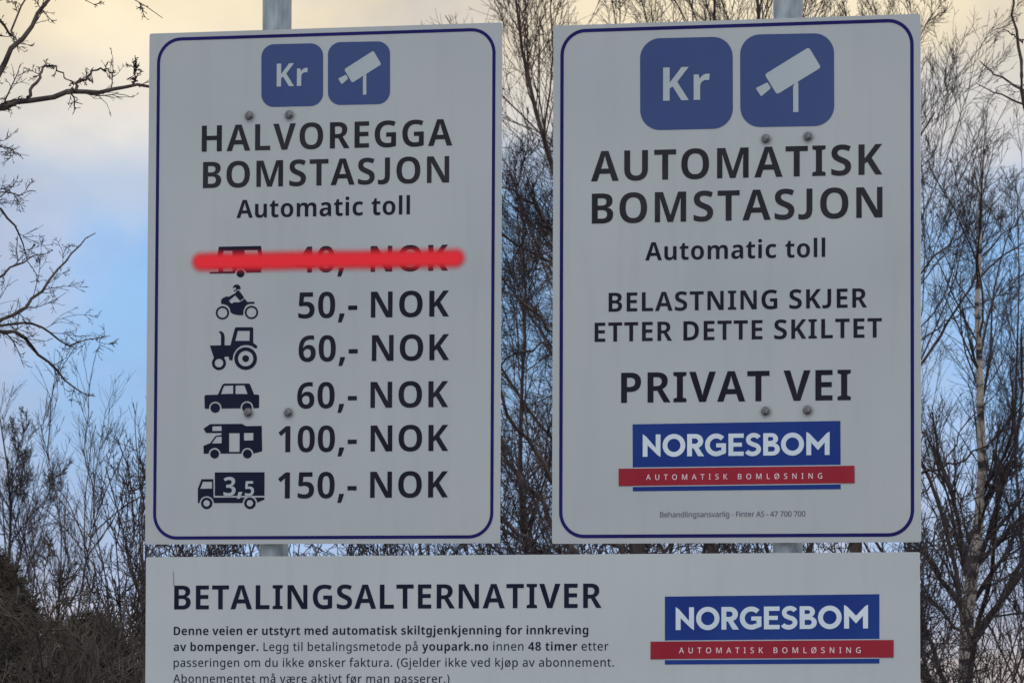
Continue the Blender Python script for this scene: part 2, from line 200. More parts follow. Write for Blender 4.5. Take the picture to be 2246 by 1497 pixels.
# ---------------------------------------------------------------- lettering outlines
BOLD_GLYPHS = """ |260|
,|288|216,116 223,105 ~210,53 ~164,-69 137,-129 31,-129 ~47,-66 ~73,63 80,116
-|322|30,208 30,328 292,328 292,208
.|284|58,69 ~58,113 ~105,152 143,152 ~179,152 ~227,113 227,69 ~227,27 ~179,-13 143,-13 ~105,-13 ~58,27
0|579|538,357 ~538,270 ~511,135 ~452,40 ~357,-10 289,-10 ~204,-10 ~94,78 ~42,242 42,357 ~42,473 ~90,637 ~199,724 289,724 ~374,724 ~484,637 ~538,473;185,357 ~185,274 ~204,163 ~250,107 289,107 ~329,107 ~374,162 ~394,274 394,357 ~394,441 ~374,552 ~329,608 289,608 ~250,608 ~204,552 ~185,441
1|579|411,0 266,0 266,422 ~266,441 ~267,487 ~269,537 270,560 ~255,544 ~232,522 217,509 138,445 64,538 284,714 411,714
2|579|535,0 38,0 38,102 219,284 ~273,339 ~340,415 ~370,478 370,515 ~370,559 ~316,603 274,603 ~232,603 ~159,566 116,531 38,624 ~68,651 ~138,696 ~227,724 286,724 ~356,724 ~458,675 ~514,589 514,531 ~514,472 ~468,375 ~382,279 320,220 222,126 222,122 535,122
3|579|509,553 ~509,504 ~469,432 ~400,387 356,376 356,373 ~442,363 ~531,277 531,204 ~531,144 ~470,46 ~344,-10 244,-10 ~181,-10 ~84,9 39,29 39,152 ~85,129 ~186,105 230,105 ~313,105 ~380,162 380,211 ~380,245 ~344,289 ~267,311 205,311 149,311 149,423 206,423 ~263,423 ~334,449 ~368,496 368,526 ~368,566 ~312,607 265,607 ~230,607 ~170,591 ~123,567 105,555 42,651 ~83,681 ~197,724 280,724 ~391,724 ~509,630
4|579|562,149 471,149 471,0 331,0 331,149 19,149 19,260 334,716 471,716 471,263 562,263;331,413 ~331,431 ~332,469 ~333,505 ~335,534 335,542 331,542 ~322,522 ~302,486 290,469 148,263 331,263
5|579|301,454 ~367,454 ~470,402 ~528,304 528,233 ~528,156 ~464,47 ~340,-10 249,-10 ~190,-10 ~91,10 54,29 54,152 ~91,132 ~196,106 241,106 ~285,106 ~348,132 ~383,186 383,226 ~383,281 ~311,340 236,340 ~208,340 ~148,330 127,324 68,356 95,714 479,714 479,591 217,591 205,444 ~221,447 ~266,454
6|579|44,303 ~44,365 ~61,486 ~106,593 ~185,676 ~307,724 396,724 ~417,724 ~473,719 491,716 491,600 ~472,605 ~424,611 395,611 ~334,611 ~251,576 ~203,513 ~180,429 177,379 183,379 ~197,403 ~238,440 ~297,462 338,462 ~400,462 ~491,410 ~541,309 541,237 ~541,160 ~482,49 ~375,-10 301,-10 ~246,-10 ~153,27 ~83,105 ~44,223;298,106 ~344,106 ~401,169 401,235 ~401,289 ~352,351 301,351 ~266,351 ~215,320 ~187,274 187,249 ~187,223 ~201,173 ~228,131 ~270,106
8|579|290,724 ~391,724 ~517,637 517,551 ~517,508 ~483,444 ~424,395 388,377 ~427,357 ~495,305 ~539,236 539,188 ~539,129 ~482,40 ~372,-10 291,-10 ~207,-10 ~96,38 ~41,126 41,185 ~41,235 ~78,305 ~141,354 179,373 ~147,393 ~94,444 ~62,510 62,552 ~62,609 ~122,685 ~225,724;175,189 ~175,149 ~232,97 289,97 ~346,97 ~405,147 405,188 ~405,216 ~374,260 ~324,294 296,306 281,313 ~249,298 ~201,262 ~175,218;289,617 ~251,617 ~199,577 199,541 ~199,516 ~223,478 ~265,449 291,437 ~314,448 ~355,476 ~380,514 380,541 ~380,577 ~329,617
A|685|529,0 470,175 214,175 155,0 0,0 255,717 429,717 685,0;382,460 ~378,474 ~362,531 ~346,592 342,611 ~337,589 ~323,531 ~309,478 304,460 249,296 436,296
B|663|314,714 ~459,714 ~594,628 594,536 ~594,492 ~561,427 ~505,386 470,379 470,374 ~507,367 ~572,331 ~612,263 612,206 ~612,141 ~549,49 ~432,0 352,0 86,0 86,714;324,426 ~392,426 ~445,475 445,517 ~445,560 ~383,600 315,600 231,600 231,426;231,316 231,115 335,115 ~406,115 ~462,172 462,218 ~462,246 ~437,290 ~379,316 329,316
D|732|676,368 ~676,246 ~585,82 ~418,0 302,0 86,0 86,714 321,714 ~432,714 ~591,635 ~676,481;526,363 ~526,442 ~478,545 ~384,595 316,595 231,595 231,120 299,120 ~414,120 ~526,241
E|552|499,0 86,0 86,714 499,714 499,595 231,595 231,431 481,431 481,312 231,312 231,120 499,120
G|734|384,399 664,399 664,30 ~607,11 ~476,-10 399,-10 ~293,-10 ~139,74 ~56,239 56,358 ~56,470 ~143,634 ~309,724 428,724 ~492,724 ~606,700 651,680 603,564 ~565,582 ~475,603 427,603 ~353,603 ~254,540 ~205,428 205,355 ~205,280 ~251,170 ~345,111 418,111 ~449,111 ~506,118 525,123 525,282 384,282
H|754|667,0 522,0 522,311 231,311 231,0 86,0 86,714 231,714 231,432 522,432 522,714 667,714
I|392|355,0 37,0 37,83 123,110 123,604 37,631 37,714 355,714 355,631 269,604 269,110 355,83
J|430|205,714 347,714 347,215 ~347,-14 118,-14 ~62,-14 8,4 8,124 ~52,108 100,108 ~205,108 205,225
K|655|655,0 490,0 296,305 231,257 231,0 86,0 86,714 231,714 231,384 ~252,412 ~298,469 321,496 491,714 652,714 400,398
L|555|86,0 86,714 231,714 231,120 523,120 523,0
M|939|399,0 211,567 207,567 ~209,547 ~213,482 ~216,405 216,368 216,0 86,0 86,714 285,714 467,170 471,170 654,714 852,714 852,0 717,0 717,372 ~717,407 ~719,480 ~723,545 724,566 720,566 532,0
N|799|713,0 529,0 211,545 207,545 ~209,522 ~213,458 ~216,390 216,358 216,0 86,0 86,714 269,714 586,173 589,173 ~588,193 ~585,256 ~582,326 582,353 582,714 713,714
O|789|733,358 ~733,275 ~692,140 ~609,42 ~482,-10 395,-10 ~308,-10 ~180,42 ~96,140 ~56,275 56,359 ~56,470 ~129,634 ~279,725 396,725 ~511,725 ~660,634 ~733,469;208,358 ~208,282 ~247,171 ~330,112 395,112 ~461,112 ~543,171 ~581,282 581,358 ~581,473 ~494,604 396,604 ~330,604 ~247,545 ~208,435
P|619|306,714 ~444,714 ~576,600 576,495 ~576,448 ~547,363 ~483,295 ~376,256 298,256 231,256 231,0 86,0 86,714;300,595 231,595 231,376 285,376 ~330,376 ~395,398 ~430,449 430,490 ~430,541 ~367,595
R|651|303,714 ~396,714 ~519,667 ~579,576 579,507 ~579,457 ~544,383 ~485,332 448,315 650,0 485,0 324,276 231,276 231,0 86,0 86,714;299,600 231,600 231,389 300,389 ~365,389 ~432,442 432,500 ~432,534 ~404,578 ~345,600
S|564|524,205 ~524,144 ~464,47 ~345,-10 256,-10 ~211,-10 ~138,-1 ~76,16 47,30 47,161 ~95,138 ~208,110 260,110 ~300,110 ~353,130 ~380,168 380,192 ~380,219 ~352,255 ~288,289 232,311 ~176,335 ~96,390 ~54,470 54,528 ~54,591 ~117,678 ~230,724 304,724 ~369,724 ~474,697 516,678 472,563 ~430,582 ~342,605 300,605 ~265,605 ~220,587 ~198,553 198,532 ~198,506 ~226,470 ~290,435 346,412 ~403,389 ~482,335 ~524,261
T|575|360,0 215,0 215,593 18,593 18,714 556,714 556,593 360,593
U|745|663,269 ~663,186 ~599,61 ~469,-10 369,-10 ~228,-10 ~81,138 81,268 81,714 226,714 226,274 ~226,193 ~300,112 373,112 ~425,112 ~489,150 ~519,223 519,275 519,714 663,714
V|650|650,714 406,0 243,0 0,714 159,714 286,307 ~294,283 ~309,223 ~322,166 325,144 ~328,166 ~340,223 ~355,282 363,307 491,714
a|594|313,555 ~415,555 ~522,459 522,364 522,0 422,0 394,74 390,74 ~367,45 ~318,7 ~255,-10 209,-10 ~161,-10 ~85,27 ~41,102 41,160 ~41,244 ~165,331 289,335 380,338 380,358 ~380,409 ~334,450 293,450 ~255,450 ~177,426 140,409 98,506 ~140,529 ~249,555;320,252 ~245,249 ~186,205 186,165 ~186,129 ~228,95 261,95 ~312,95 ~380,153 380,209 380,254
b|630|217,582 ~217,551 ~214,494 211,474 217,474 ~239,508 ~314,555 373,555 ~466,555 ~581,412 581,273 ~581,180 ~528,54 ~433,-10 370,-10 ~310,-10 ~239,33 217,61 208,61 183,0 75,0 75,760 217,760;329,441 ~289,441 ~239,407 ~217,339 217,285 217,269 ~217,189 ~267,106 331,106 ~383,106 ~436,192 436,275 ~436,357 ~384,441
c|511|310,-10 ~232,-10 ~114,49 ~48,173 48,270 ~48,370 ~119,495 ~242,555 320,555 ~367,555 ~451,535 482,519 440,410 ~411,422 ~349,439 319,439 ~279,439 ~222,402 ~194,327 194,271 ~194,215 ~223,142 ~278,106 318,106 ~360,106 ~435,128 468,147 468,30 ~437,11 ~361,-10
d|630|255,-10 ~163,-10 ~48,133 48,272 ~48,412 ~165,555 260,555 ~299,555 ~357,534 ~400,497 414,475 419,475 ~417,492 ~412,555 412,581 412,760 555,760 555,0 445,0 417,71 412,71 ~397,48 ~355,12 ~295,-10;303,104 ~368,104 ~420,179 421,255 421,270 ~421,352 ~370,439 302,439 ~250,439 ~193,351 193,269 ~193,188 ~250,104
e|593|304,555 ~380,555 ~488,497 ~546,387 546,307 546,237 193,237 ~195,172 ~269,97 338,97 ~389,97 ~472,117 516,137 516,28 ~476,9 ~388,-10 324,-10 ~243,-10 ~119,50 ~48,175 48,269 ~48,363 ~112,490 ~228,555;307,452 ~260,452 ~202,392 196,334 411,334 ~411,369 ~388,421 ~342,452
f|381|370,437 244,437 244,0 102,0 102,437 19,437 19,506 104,545 104,565 ~104,670 ~194,765 285,765 ~323,765 ~385,753 414,743 381,645 ~367,649 ~328,657 307,657 ~275,657 ~244,615 244,569 244,545 370,545
g|630|258,555 ~314,555 ~391,512 417,476 422,476 435,545 555,545 555,-5 ~555,-82 ~497,-186 ~377,-240 286,-240 ~223,-240 ~123,-225 81,-207 81,-85 ~125,-105 ~221,-127 282,-127 ~345,-127 ~413,-66 413,-12 413,3 ~413,15 ~415,56 417,70 412,70 ~389,34 ~313,-10 257,-10 ~161,-10 ~48,136 48,272 ~48,406 ~162,555;302,442 ~267,442 ~218,402 ~194,326 194,270 ~194,185 ~249,102 304,102 ~336,102 ~380,120 ~408,157 ~421,213 421,251 421,273 ~421,330 ~398,405 ~345,442
i|293|218,545 218,0 75,0 75,545;147,758 ~179,758 ~225,727 225,686 ~225,647 ~179,615 147,615 ~115,615 ~70,647 70,686 ~70,727 ~115,758
j|293|38,-240 ~14,-240 ~-36,-233 -53,-228 -53,-116 ~-37,-120 ~-8,-125 9,-125 ~37,-125 ~75,-91 75,-42 75,545 217,545 217,-61 ~217,-111 ~182,-192 ~103,-240;69,686 ~69,727 ~114,758 147,758 ~178,758 ~225,727 225,686 ~225,647 ~178,615 147,615 ~114,615 ~69,647
k|600|218,415 ~218,389 ~213,321 210,295 214,295 ~221,305 ~243,335 ~266,367 275,377 421,545 583,545 379,313 596,0 431,0 279,222 218,173 218,0 75,0 75,760 218,760
l|292|217,0 75,0 75,760 217,760
m|969|709,555 ~802,555 ~897,460 897,355 897,0 755,0 755,322 ~755,385 ~712,441 669,441 ~608,441 ~557,356 557,276 557,0 415,0 415,322 ~415,363 ~396,415 ~359,441 329,441 ~286,441 ~238,398 ~217,318 217,259 217,0 75,0 75,545 185,545 206,475 211,475 ~226,500 ~274,536 ~336,555 373,555 ~434,555 ~515,513 537,472 543,472 ~569,513 ~657,555
n|646|380,555 ~470,555 ~574,460 574,355 574,0 431,0 431,321 ~431,381 ~387,441 340,441 ~269,441 ~217,347 217,259 217,0 75,0 75,545 185,545 204,472 211,472 ~229,499 ~279,536 ~343,555
o|622|574,274 ~574,206 ~537,100 ~468,28 ~371,-10 309,-10 ~253,-10 ~157,28 ~87,100 ~48,206 48,274 ~48,364 ~112,489 ~230,555 312,555 ~389,555 ~507,489 ~574,364;194,274 ~194,219 ~218,141 ~270,100 311,100 ~353,100 ~404,141 ~428,219 428,274 ~428,329 ~404,405 ~352,445 310,445 ~249,445 ~194,356
p|630|374,555 ~469,555 ~581,412 581,274 ~581,181 ~527,54 ~432,-10 370,-10 ~330,-10 ~272,11 ~231,43 217,61 211,61 ~213,43 ~217,-5 217,-30 217,-240 75,-240 75,545 191,545 211,474 217,474 ~232,496 ~274,533 ~334,555;328,441 ~288,441 ~240,407 ~218,341 217,290 217,274 ~217,220 ~238,145 ~287,106 330,106 ~365,106 ~413,146 ~436,221 436,275 ~436,357 ~382,441
r|443|369,555 ~385,555 ~419,551 430,549 416,416 ~404,418 ~374,422 354,422 ~330,422 ~282,406 ~241,372 ~217,318 217,279 217,0 75,0 75,545 184,545 205,452 211,452 ~227,481 ~275,528 ~336,555
s|499|457,160 ~457,108 ~407,31 ~308,-10 232,-10 ~175,-10 ~87,5 47,22 47,141 ~90,121 ~190,97 229,97 ~277,97 ~321,125 321,149 ~321,165 ~301,189 ~247,216 197,236 ~148,255 ~81,298 ~46,357 46,402 ~46,477 ~165,555 262,555 ~314,555 ~405,533 449,513 408,415 ~370,432 ~291,453 259,453 ~222,453 ~182,430 182,410 ~182,394 ~203,371 ~257,347 306,328 ~355,309 ~422,266 ~457,206
t|413|303,104 ~326,104 ~368,113 387,119 387,14 ~364,4 ~302,-10 262,-10 ~214,-10 ~138,22 ~93,99 93,170 93,437 21,437 21,498 103,547 145,662 236,662 236,545 381,545 381,437 236,437 236,178 ~236,140 ~272,104
u|646|571,545 571,0 460,0 442,70 434,70 ~417,42 ~363,6 ~300,-10 266,-10 ~207,-10 ~119,32 ~72,120 72,189 72,545 215,545 215,223 ~215,164 ~258,104 306,104 ~353,104 ~406,146 ~428,227 428,286 428,545
v|563|207,0 0,545 150,545 253,223 ~257,211 ~268,176 ~277,141 278,127 281,127 ~283,141 ~292,175 ~304,210 307,223 413,545 563,545 355,0
y|563|0,545 151,545 255,234 ~261,217 ~271,183 ~279,149 281,133 285,133 ~289,156 ~305,209 313,234 415,545 563,545 338,-53 ~316,-112 ~257,-196 ~170,-240 107,-240 ~82,-240 ~45,-235 32,-232 32,-120 ~43,-122 ~74,-126 91,-126 ~122,-126 ~164,-101 ~193,-59 203,-33 217,3
Ø|789|733,358 ~733,275 ~692,140 ~609,42 ~482,-10 395,-10 ~346,-10 ~262,7 228,23 184,-43 105,8 152,76 ~103,125 ~56,268 56,359 ~56,470 ~129,634 ~279,725 396,725 ~445,725 ~530,707 565,690 606,751 684,702 639,637 ~687,589 ~733,447;581,358 ~581,451 552,508 300,134 ~319,123 ~366,112 395,112 ~461,112 ~543,171 ~581,282;208,358 ~208,311 ~222,233 237,203 492,580 ~473,591 ~424,604 396,604 ~330,604 ~247,545 ~208,435"""
REG_GLYPHS = """ |260|
(|306|40,274 ~40,396 ~111,623 187,714 276,714 ~207,620 ~136,394 136,275 ~136,159 ~207,-64 275,-158 187,-158 ~111,-70 ~40,153
)|306|266,274 ~266,153 ~195,-70 119,-158 31,-158 ~100,-64 ~171,159 171,275 ~171,394 ~100,620 30,714 119,714 ~195,623 ~266,396
-|322|38,224 38,312 284,312 284,224
.|271|70,57 ~70,95 ~108,126 135,126 ~162,126 ~201,95 201,57 ~201,20 ~162,-14 135,-14 ~108,-14 ~70,20
0|573|526,358 ~526,271 ~499,135 ~442,40 ~350,-10 286,-10 ~205,-10 ~99,78 ~48,243 48,358 ~48,474 ~95,638 ~200,725 286,725 ~367,725 ~473,638 ~526,474;145,358 ~145,262 ~172,136 ~234,72 286,72 ~337,72 ~399,135 ~427,262 427,358 ~427,453 ~399,579 ~337,643 286,643 ~234,643 ~172,579 ~145,453
4|573|554,160 452,160 452,0 358,0 358,160 21,160 21,241 353,718 452,718 452,245 554,245;358,457 ~358,482 ~359,524 ~360,561 ~362,595 362,610 358,610 ~350,591 ~327,548 316,533 114,245 358,245
7|573|133,0 422,627 43,627 43,714 526,714 526,642 239,0
A|647|542,0 461,213 182,213 102,0 0,0 275,717 372,717 646,0;357,507 ~354,516 ~340,561 ~326,609 322,622 ~317,601 ~306,558 ~294,520 290,507 213,300 433,300
B|652|303,714 ~439,714 ~576,634 576,537 ~576,494 ~544,429 ~484,387 442,379 442,374 ~485,367 ~557,329 ~599,260 599,204 ~599,139 ~538,47 ~426,0 349,0 95,0 95,714;320,413 ~408,413 ~473,470 473,525 ~473,582 ~394,631 307,631 194,631 194,413;194,332 194,83 332,83 ~423,83 ~494,154 494,211 ~494,248 ~462,302 ~388,332 325,332
F|521|194,0 95,0 95,714 496,714 496,628 194,628 194,386 477,386 477,300 194,300
G|729|403,381 656,381 656,28 ~598,9 ~478,-10 402,-10 ~292,-10 ~140,78 ~60,243 60,357 ~60,469 ~148,633 ~313,724 431,724 ~491,724 ~599,702 645,682 609,597 ~571,614 ~477,638 426,638 ~343,638 ~225,569 ~164,443 164,357 ~164,273 ~217,146 ~331,75 423,75 ~467,75 ~532,85 557,91 557,294 403,294
I|348|308,0 39,0 39,57 124,78 124,636 39,657 39,714 308,714 308,657 223,636 223,78 308,57
K|625|625,0 509,0 266,335 195,274 195,0 95,0 95,714 195,714 195,366 ~223,399 ~282,465 312,498 501,714 615,714 338,402
L|529|95,0 95,714 194,714 194,87 503,87 503,0
M|912|410,0 183,616 179,616 ~181,596 ~184,533 ~186,460 186,422 186,0 95,0 95,714 239,714 453,136 457,136 674,714 817,714 817,0 720,0 720,428 ~720,463 ~722,532 ~726,594 727,615 723,615 494,0
N|767|671,0 553,0 182,585 178,585 ~180,562 ~183,499 ~186,428 186,392 186,0 95,0 95,714 213,714 583,132 587,132 ~586,148 ~582,212 ~580,287 580,318 580,714 671,714
O|782|722,358 ~722,275 ~680,140 ~597,42 ~474,-10 392,-10 ~307,-10 ~182,43 ~100,140 ~60,276 60,359 ~60,469 ~132,633 ~280,725 393,725 ~501,725 ~648,634 ~722,469;165,358 ~165,270 ~213,144 ~314,75 392,75 ~470,75 ~570,144 ~618,270 618,358 ~618,490 ~510,639 393,639 ~314,639 ~213,572 ~165,446
S|552|506,193 ~506,130 ~444,40 ~328,-10 249,-10 ~208,-10 ~135,-2 ~74,14 50,25 50,119 ~88,102 ~196,75 253,75 ~303,75 ~372,102 ~407,151 407,185 ~407,218 ~377,264 ~305,304 242,327 ~182,349 ~100,405 ~59,484 59,540 ~59,598 ~118,680 ~223,724 291,724 ~351,724 ~450,701 490,683 460,600 ~422,616 ~335,638 288,638 ~245,638 ~188,614 ~159,569 159,539 ~159,505 ~189,459 ~256,422 314,400 ~376,377 ~461,323 ~506,249
T|559|329,0 230,0 230,628 11,628 11,714 547,714 547,628 329,628
U|733|644,255 ~644,179 ~583,59 ~459,-10 363,-10 ~229,-10 ~88,136 88,256 88,714 188,714 188,255 ~188,169 ~278,75 368,75 ~431,75 ~509,121 ~546,202 546,256 546,714 644,714
a|567|292,547 ~391,547 ~487,459 487,365 487,0 417,0 398,76 394,76 ~371,47 ~322,8 ~259,-10 214,-10 ~166,-10 ~89,24 ~45,96 45,151 ~45,232 ~171,319 301,323 392,326 392,355 ~392,420 ~336,470 285,470 ~243,470 ~167,445 133,429 104,500 ~140,520 ~238,547;315,258 ~219,254 ~145,200 145,151 ~145,107 ~198,67 239,67 ~305,67 ~391,139 391,213 391,261
b|618|181,576 ~181,543 ~177,484 175,467 181,467 ~203,501 ~282,547 345,547 ~444,547 ~564,407 564,269 ~564,177 ~509,52 ~410,-10 344,-10 ~282,-10 ~203,36 181,67 173,67 154,0 83,0 83,760 181,760;325,467 ~271,467 ~207,425 ~181,340 181,273 181,267 ~181,172 ~243,70 327,70 ~395,70 ~463,173 463,270 ~463,368 ~396,467
d|618|272,-10 ~173,-10 ~54,130 54,268 ~54,406 ~174,548 273,548 ~315,548 ~376,527 ~422,490 437,468 443,468 ~442,482 ~437,535 437,552 437,760 534,760 534,0 457,0 441,72 437,72 ~421,49 ~376,12 ~313,-10;291,70 ~373,70 ~439,160 439,251 439,267 ~439,364 ~376,467 290,467 ~223,467 ~154,358 154,266 ~154,172 ~223,70
e|569|294,548 ~364,548 ~465,488 ~519,379 519,305 519,249 154,249 ~156,162 ~242,70 321,70 ~372,70 ~451,90 494,108 494,26 ~453,7 ~371,-10 315,-10 ~238,-10 ~120,52 ~54,175 54,265 ~54,354 ~114,480 ~222,548;294,470 ~233,470 ~163,393 156,323 419,323 ~419,367 ~392,433 ~337,470
f|350|338,463 205,463 205,0 108,0 108,463 16,463 16,509 108,540 108,569 ~108,673 ~200,765 283,765 ~316,765 ~371,754 392,746 367,672 ~351,677 ~310,687 288,687 ~246,687 ~205,631 205,571 205,538 338,538
g|618|272,548 ~326,548 ~409,507 439,467 444,467 456,538 534,538 534,-8 ~534,-84 ~481,-188 ~373,-240 289,-240 ~230,-240 ~133,-223 94,-206 94,-118 ~133,-138 ~234,-160 293,-160 ~361,-160 ~438,-83 438,-15 438,5 ~438,17 ~440,61 441,71 437,71 ~410,31 ~328,-10 273,-10 ~170,-10 ~54,136 54,268 ~54,397 ~170,548;290,467 ~246,467 ~186,420 ~154,331 154,267 ~154,170 ~224,69 292,69 ~331,69 ~387,89 ~423,133 ~440,201 440,247 440,268 ~440,338 ~409,426 ~342,467
h|623|181,547 ~181,525 ~177,481 175,464 182,464 ~199,492 ~250,528 ~313,547 347,547 ~411,547 ~498,506 ~543,419 543,350 543,0 447,0 447,339 ~447,403 ~391,467 332,467 ~274,467 ~208,422 ~181,336 181,274 181,0 83,0 83,760 181,760
i|264|181,538 181,0 83,0 83,538;133,741 ~155,741 ~189,713 189,682 ~189,652 ~155,623 133,623 ~109,623 ~77,652 77,682 ~77,713 ~109,741
j|264|25,-240 ~0,-240 ~-40,-233 -55,-228 -55,-150 ~-40,-154 ~-8,-160 11,-160 ~42,-160 ~83,-125 83,-76 83,538 181,538 181,-77 ~181,-127 ~148,-200 ~80,-240;76,682 ~76,713 ~109,741 133,741 ~155,741 ~188,713 188,682 ~188,652 ~155,623 133,623 ~109,623 ~76,652
k|545|180,372 ~180,354 ~176,299 175,279 179,279 ~185,288 ~209,318 ~234,349 243,359 409,538 522,538 308,308 537,0 421,0 241,245 180,193 180,0 83,0 83,760 180,760
l|264|181,0 83,0 83,760 181,760
m|941|679,548 ~770,548 ~861,454 861,350 861,0 765,0 765,341 ~765,404 ~714,467 660,467 ~585,467 ~520,378 520,293 520,0 424,0 424,341 ~424,383 ~401,439 ~355,467 318,467 ~266,467 ~206,422 ~181,337 181,275 181,0 83,0 83,538 161,538 175,465 180,465 ~197,493 ~246,529 ~306,548 339,548 ~401,548 ~483,504 503,459 508,459 ~535,504 ~627,548
n|623|349,548 ~444,548 ~543,454 543,350 543,0 447,0 447,339 ~447,403 ~391,467 332,467 ~246,467 ~181,368 181,275 181,0 83,0 83,538 161,538 175,465 180,465 ~198,492 ~251,529 ~315,548
o|608|555,270 ~555,203 ~520,99 ~454,27 ~360,-10 302,-10 ~249,-10 ~158,27 ~91,99 ~54,203 54,270 ~54,359 ~114,482 ~228,548 305,548 ~379,548 ~491,482 ~555,359;154,270 ~154,208 ~186,118 ~253,69 304,69 ~356,69 ~423,118 ~455,208 455,270 ~455,332 ~422,420 ~356,467 303,467 ~225,467 ~154,363
p|618|346,548 ~444,548 ~564,409 564,270 ~564,179 ~509,53 ~410,-10 344,-10 ~303,-10 ~240,12 ~196,46 181,67 175,67 ~177,50 ~181,-2 181,-22 181,-240 83,-240 83,538 163,538 176,465 181,465 ~196,488 ~241,526 ~303,548;325,467 ~273,467 ~210,427 ~182,348 181,287 181,270 ~181,206 ~207,117 ~271,70 327,70 ~373,70 ~434,122 ~463,212 463,271 ~463,361 ~395,467
r|418|341,548 ~356,548 ~391,544 403,542 392,452 ~379,455 ~348,459 333,459 ~303,459 ~249,434 ~205,389 ~181,325 181,285 181,0 83,0 83,538 162,538 173,440 178,440 ~195,470 ~243,519 ~304,548
s|482|438,150 ~438,98 ~386,27 ~290,-10 222,-10 ~166,-10 ~84,8 51,24 51,110 ~85,94 ~178,67 223,67 ~287,67 ~344,108 344,142 ~344,161 ~323,192 ~266,223 214,243 ~162,262 ~89,303 ~50,360 50,404 ~50,473 ~162,548 254,548 ~303,548 ~389,528 427,511 396,436 ~361,450 ~286,470 248,470 ~197,470 ~143,437 143,409 ~143,388 ~168,359 ~228,330 279,311 ~329,292 ~400,251 ~438,194
t|370|271,69 ~291,69 ~333,76 347,81 347,7 ~332,0 ~278,-10 251,-10 ~208,-10 ~136,19 ~92,92 92,158 92,463 17,463 17,508 95,545 131,659 189,659 189,538 343,538 343,463 189,463 189,161 ~189,114 ~235,69
u|623|539,538 539,0 461,0 447,71 442,71 ~425,43 ~371,7 ~307,-10 273,-10 ~209,-10 ~122,31 ~78,117 78,186 78,538 176,538 176,196 ~176,133 ~231,70 290,70 ~348,70 ~414,114 ~442,200 442,262 442,538
v|517|204,0 0,538 103,538 216,221 ~223,200 ~240,149 ~253,103 256,86 259,86 ~263,103 ~277,150 ~295,201 301,220 414,538 517,538 313,0
Ø|782|722,358 ~722,275 ~680,140 ~597,42 ~474,-10 392,-10 ~337,-10 ~245,13 210,35 162,-33 98,9 149,82 ~105,131 ~60,271 60,359 ~60,469 ~132,633 ~280,725 393,725 ~444,725 ~532,702 569,682 614,747 678,705 628,634 ~675,586 ~722,446;618,358 ~618,481 570,551 262,111 ~287,94 ~352,75 392,75 ~470,75 ~570,144 ~618,270;165,358 ~165,299 ~186,203 209,167 517,606 ~493,622 ~431,639 393,639 ~314,639 ~213,572 ~165,446
å|567|292,547 ~391,547 ~487,459 487,365 487,0 417,0 398,76 394,76 ~371,47 ~322,8 ~259,-10 214,-10 ~166,-10 ~89,24 ~45,96 45,151 ~45,232 ~171,319 301,323 392,326 392,355 ~392,420 ~336,470 285,470 ~243,470 ~167,445 133,429 104,500 ~140,520 ~238,547;315,258 ~219,254 ~145,200 145,151 ~145,107 ~198,67 239,67 ~305,67 ~391,139 391,213 391,261;283,606 ~233,606 ~172,663 172,713 ~172,764 ~233,820 283,820 ~330,820 ~396,764 396,714 ~396,663 ~331,606;283,659 ~307,659 ~337,688 337,713 ~337,739 ~306,768 283,768 ~259,768 ~228,739 228,713 ~228,688 ~256,659
æ|870|607,548 ~673,548 ~768,488 ~820,379 820,306 820,250 477,250 ~479,159 ~557,70 630,70 ~679,70 ~756,89 795,108 795,26 ~755,7 ~677,-10 625,-10 ~579,-10 ~502,15 ~443,65 421,101 ~397,67 ~342,17 ~268,-10 216,-10 ~168,-10 ~91,24 ~45,96 45,151 ~45,206 ~99,280 ~208,321 289,323 379,326 379,357 ~379,420 ~320,470 271,470 ~232,470 ~154,446 121,429 91,500 ~127,521 ~229,547 279,547 ~339,547 ~421,507 443,464 ~470,504 ~553,548;305,258 ~215,254 ~145,200 145,150 ~145,107 ~195,67 235,67 ~275,67 ~340,99 ~377,164 377,213 377,261;606,470 ~550,470 ~484,395 480,323 720,323 ~720,367 ~696,434 ~645,470
ø|610|557,270 ~557,181 ~496,55 ~382,-10 304,-10 ~267,-10 ~204,6 176,22 136,-35 76,5 120,67 ~88,103 ~54,205 54,270 ~54,403 ~190,548 307,548 ~343,548 ~408,529 436,513 475,569 536,530 492,468 ~522,433 ~557,333;153,270 ~153,233 ~163,171 175,147 388,445 ~372,456 ~329,468 305,468 ~225,468 ~153,363;458,270 ~458,305 ~447,364 437,388 224,90 ~240,79 ~282,68 306,68 ~359,68 ~426,117 ~458,208"""
def parse(src):
    out = {}
    for ln in src.split('\n'):
        if not ln: continue
        ch = ln[0]; adv, rest = ln[2:].split('|', 1)
        cs = []
        for k in rest.split(';'):
            if k: cs.append([(float(a.lstrip('~').split(',')[0]), float(a.split(',')[1]), not a.startswith('~')) for a in k.split()])
        out[ch] = (float(adv), cs)
    return out
def flatten(c, steps=4):
    p = []; n = len(c)
    for i, (x, y, on) in enumerate(c):
        nx = c[(i + 1) % n]
        p.append((x, y, on))
        if not on and not nx[2]: p.append(((x + nx[0]) / 2, (y + nx[1]) / 2, True))
    while not p[0][2]: p = p[1:] + p[:1]
    out = []; n = len(p); i = 0
    while i < n:
        x, y, on = p[i]
        if on:
            out.append((x, y)); i += 1
        else:
            x0, y0 = out[-1]; x2, y2, _ = p[(i + 1) % n]
            for s in range(1, steps):
                t = s / steps
                out.append(((1-t)**2*x0 + 2*t*(1-t)*x + t*t*x2, (1-t)**2*y0 + 2*t*(1-t)*y + t*t*y2))
            i += 1
    return out
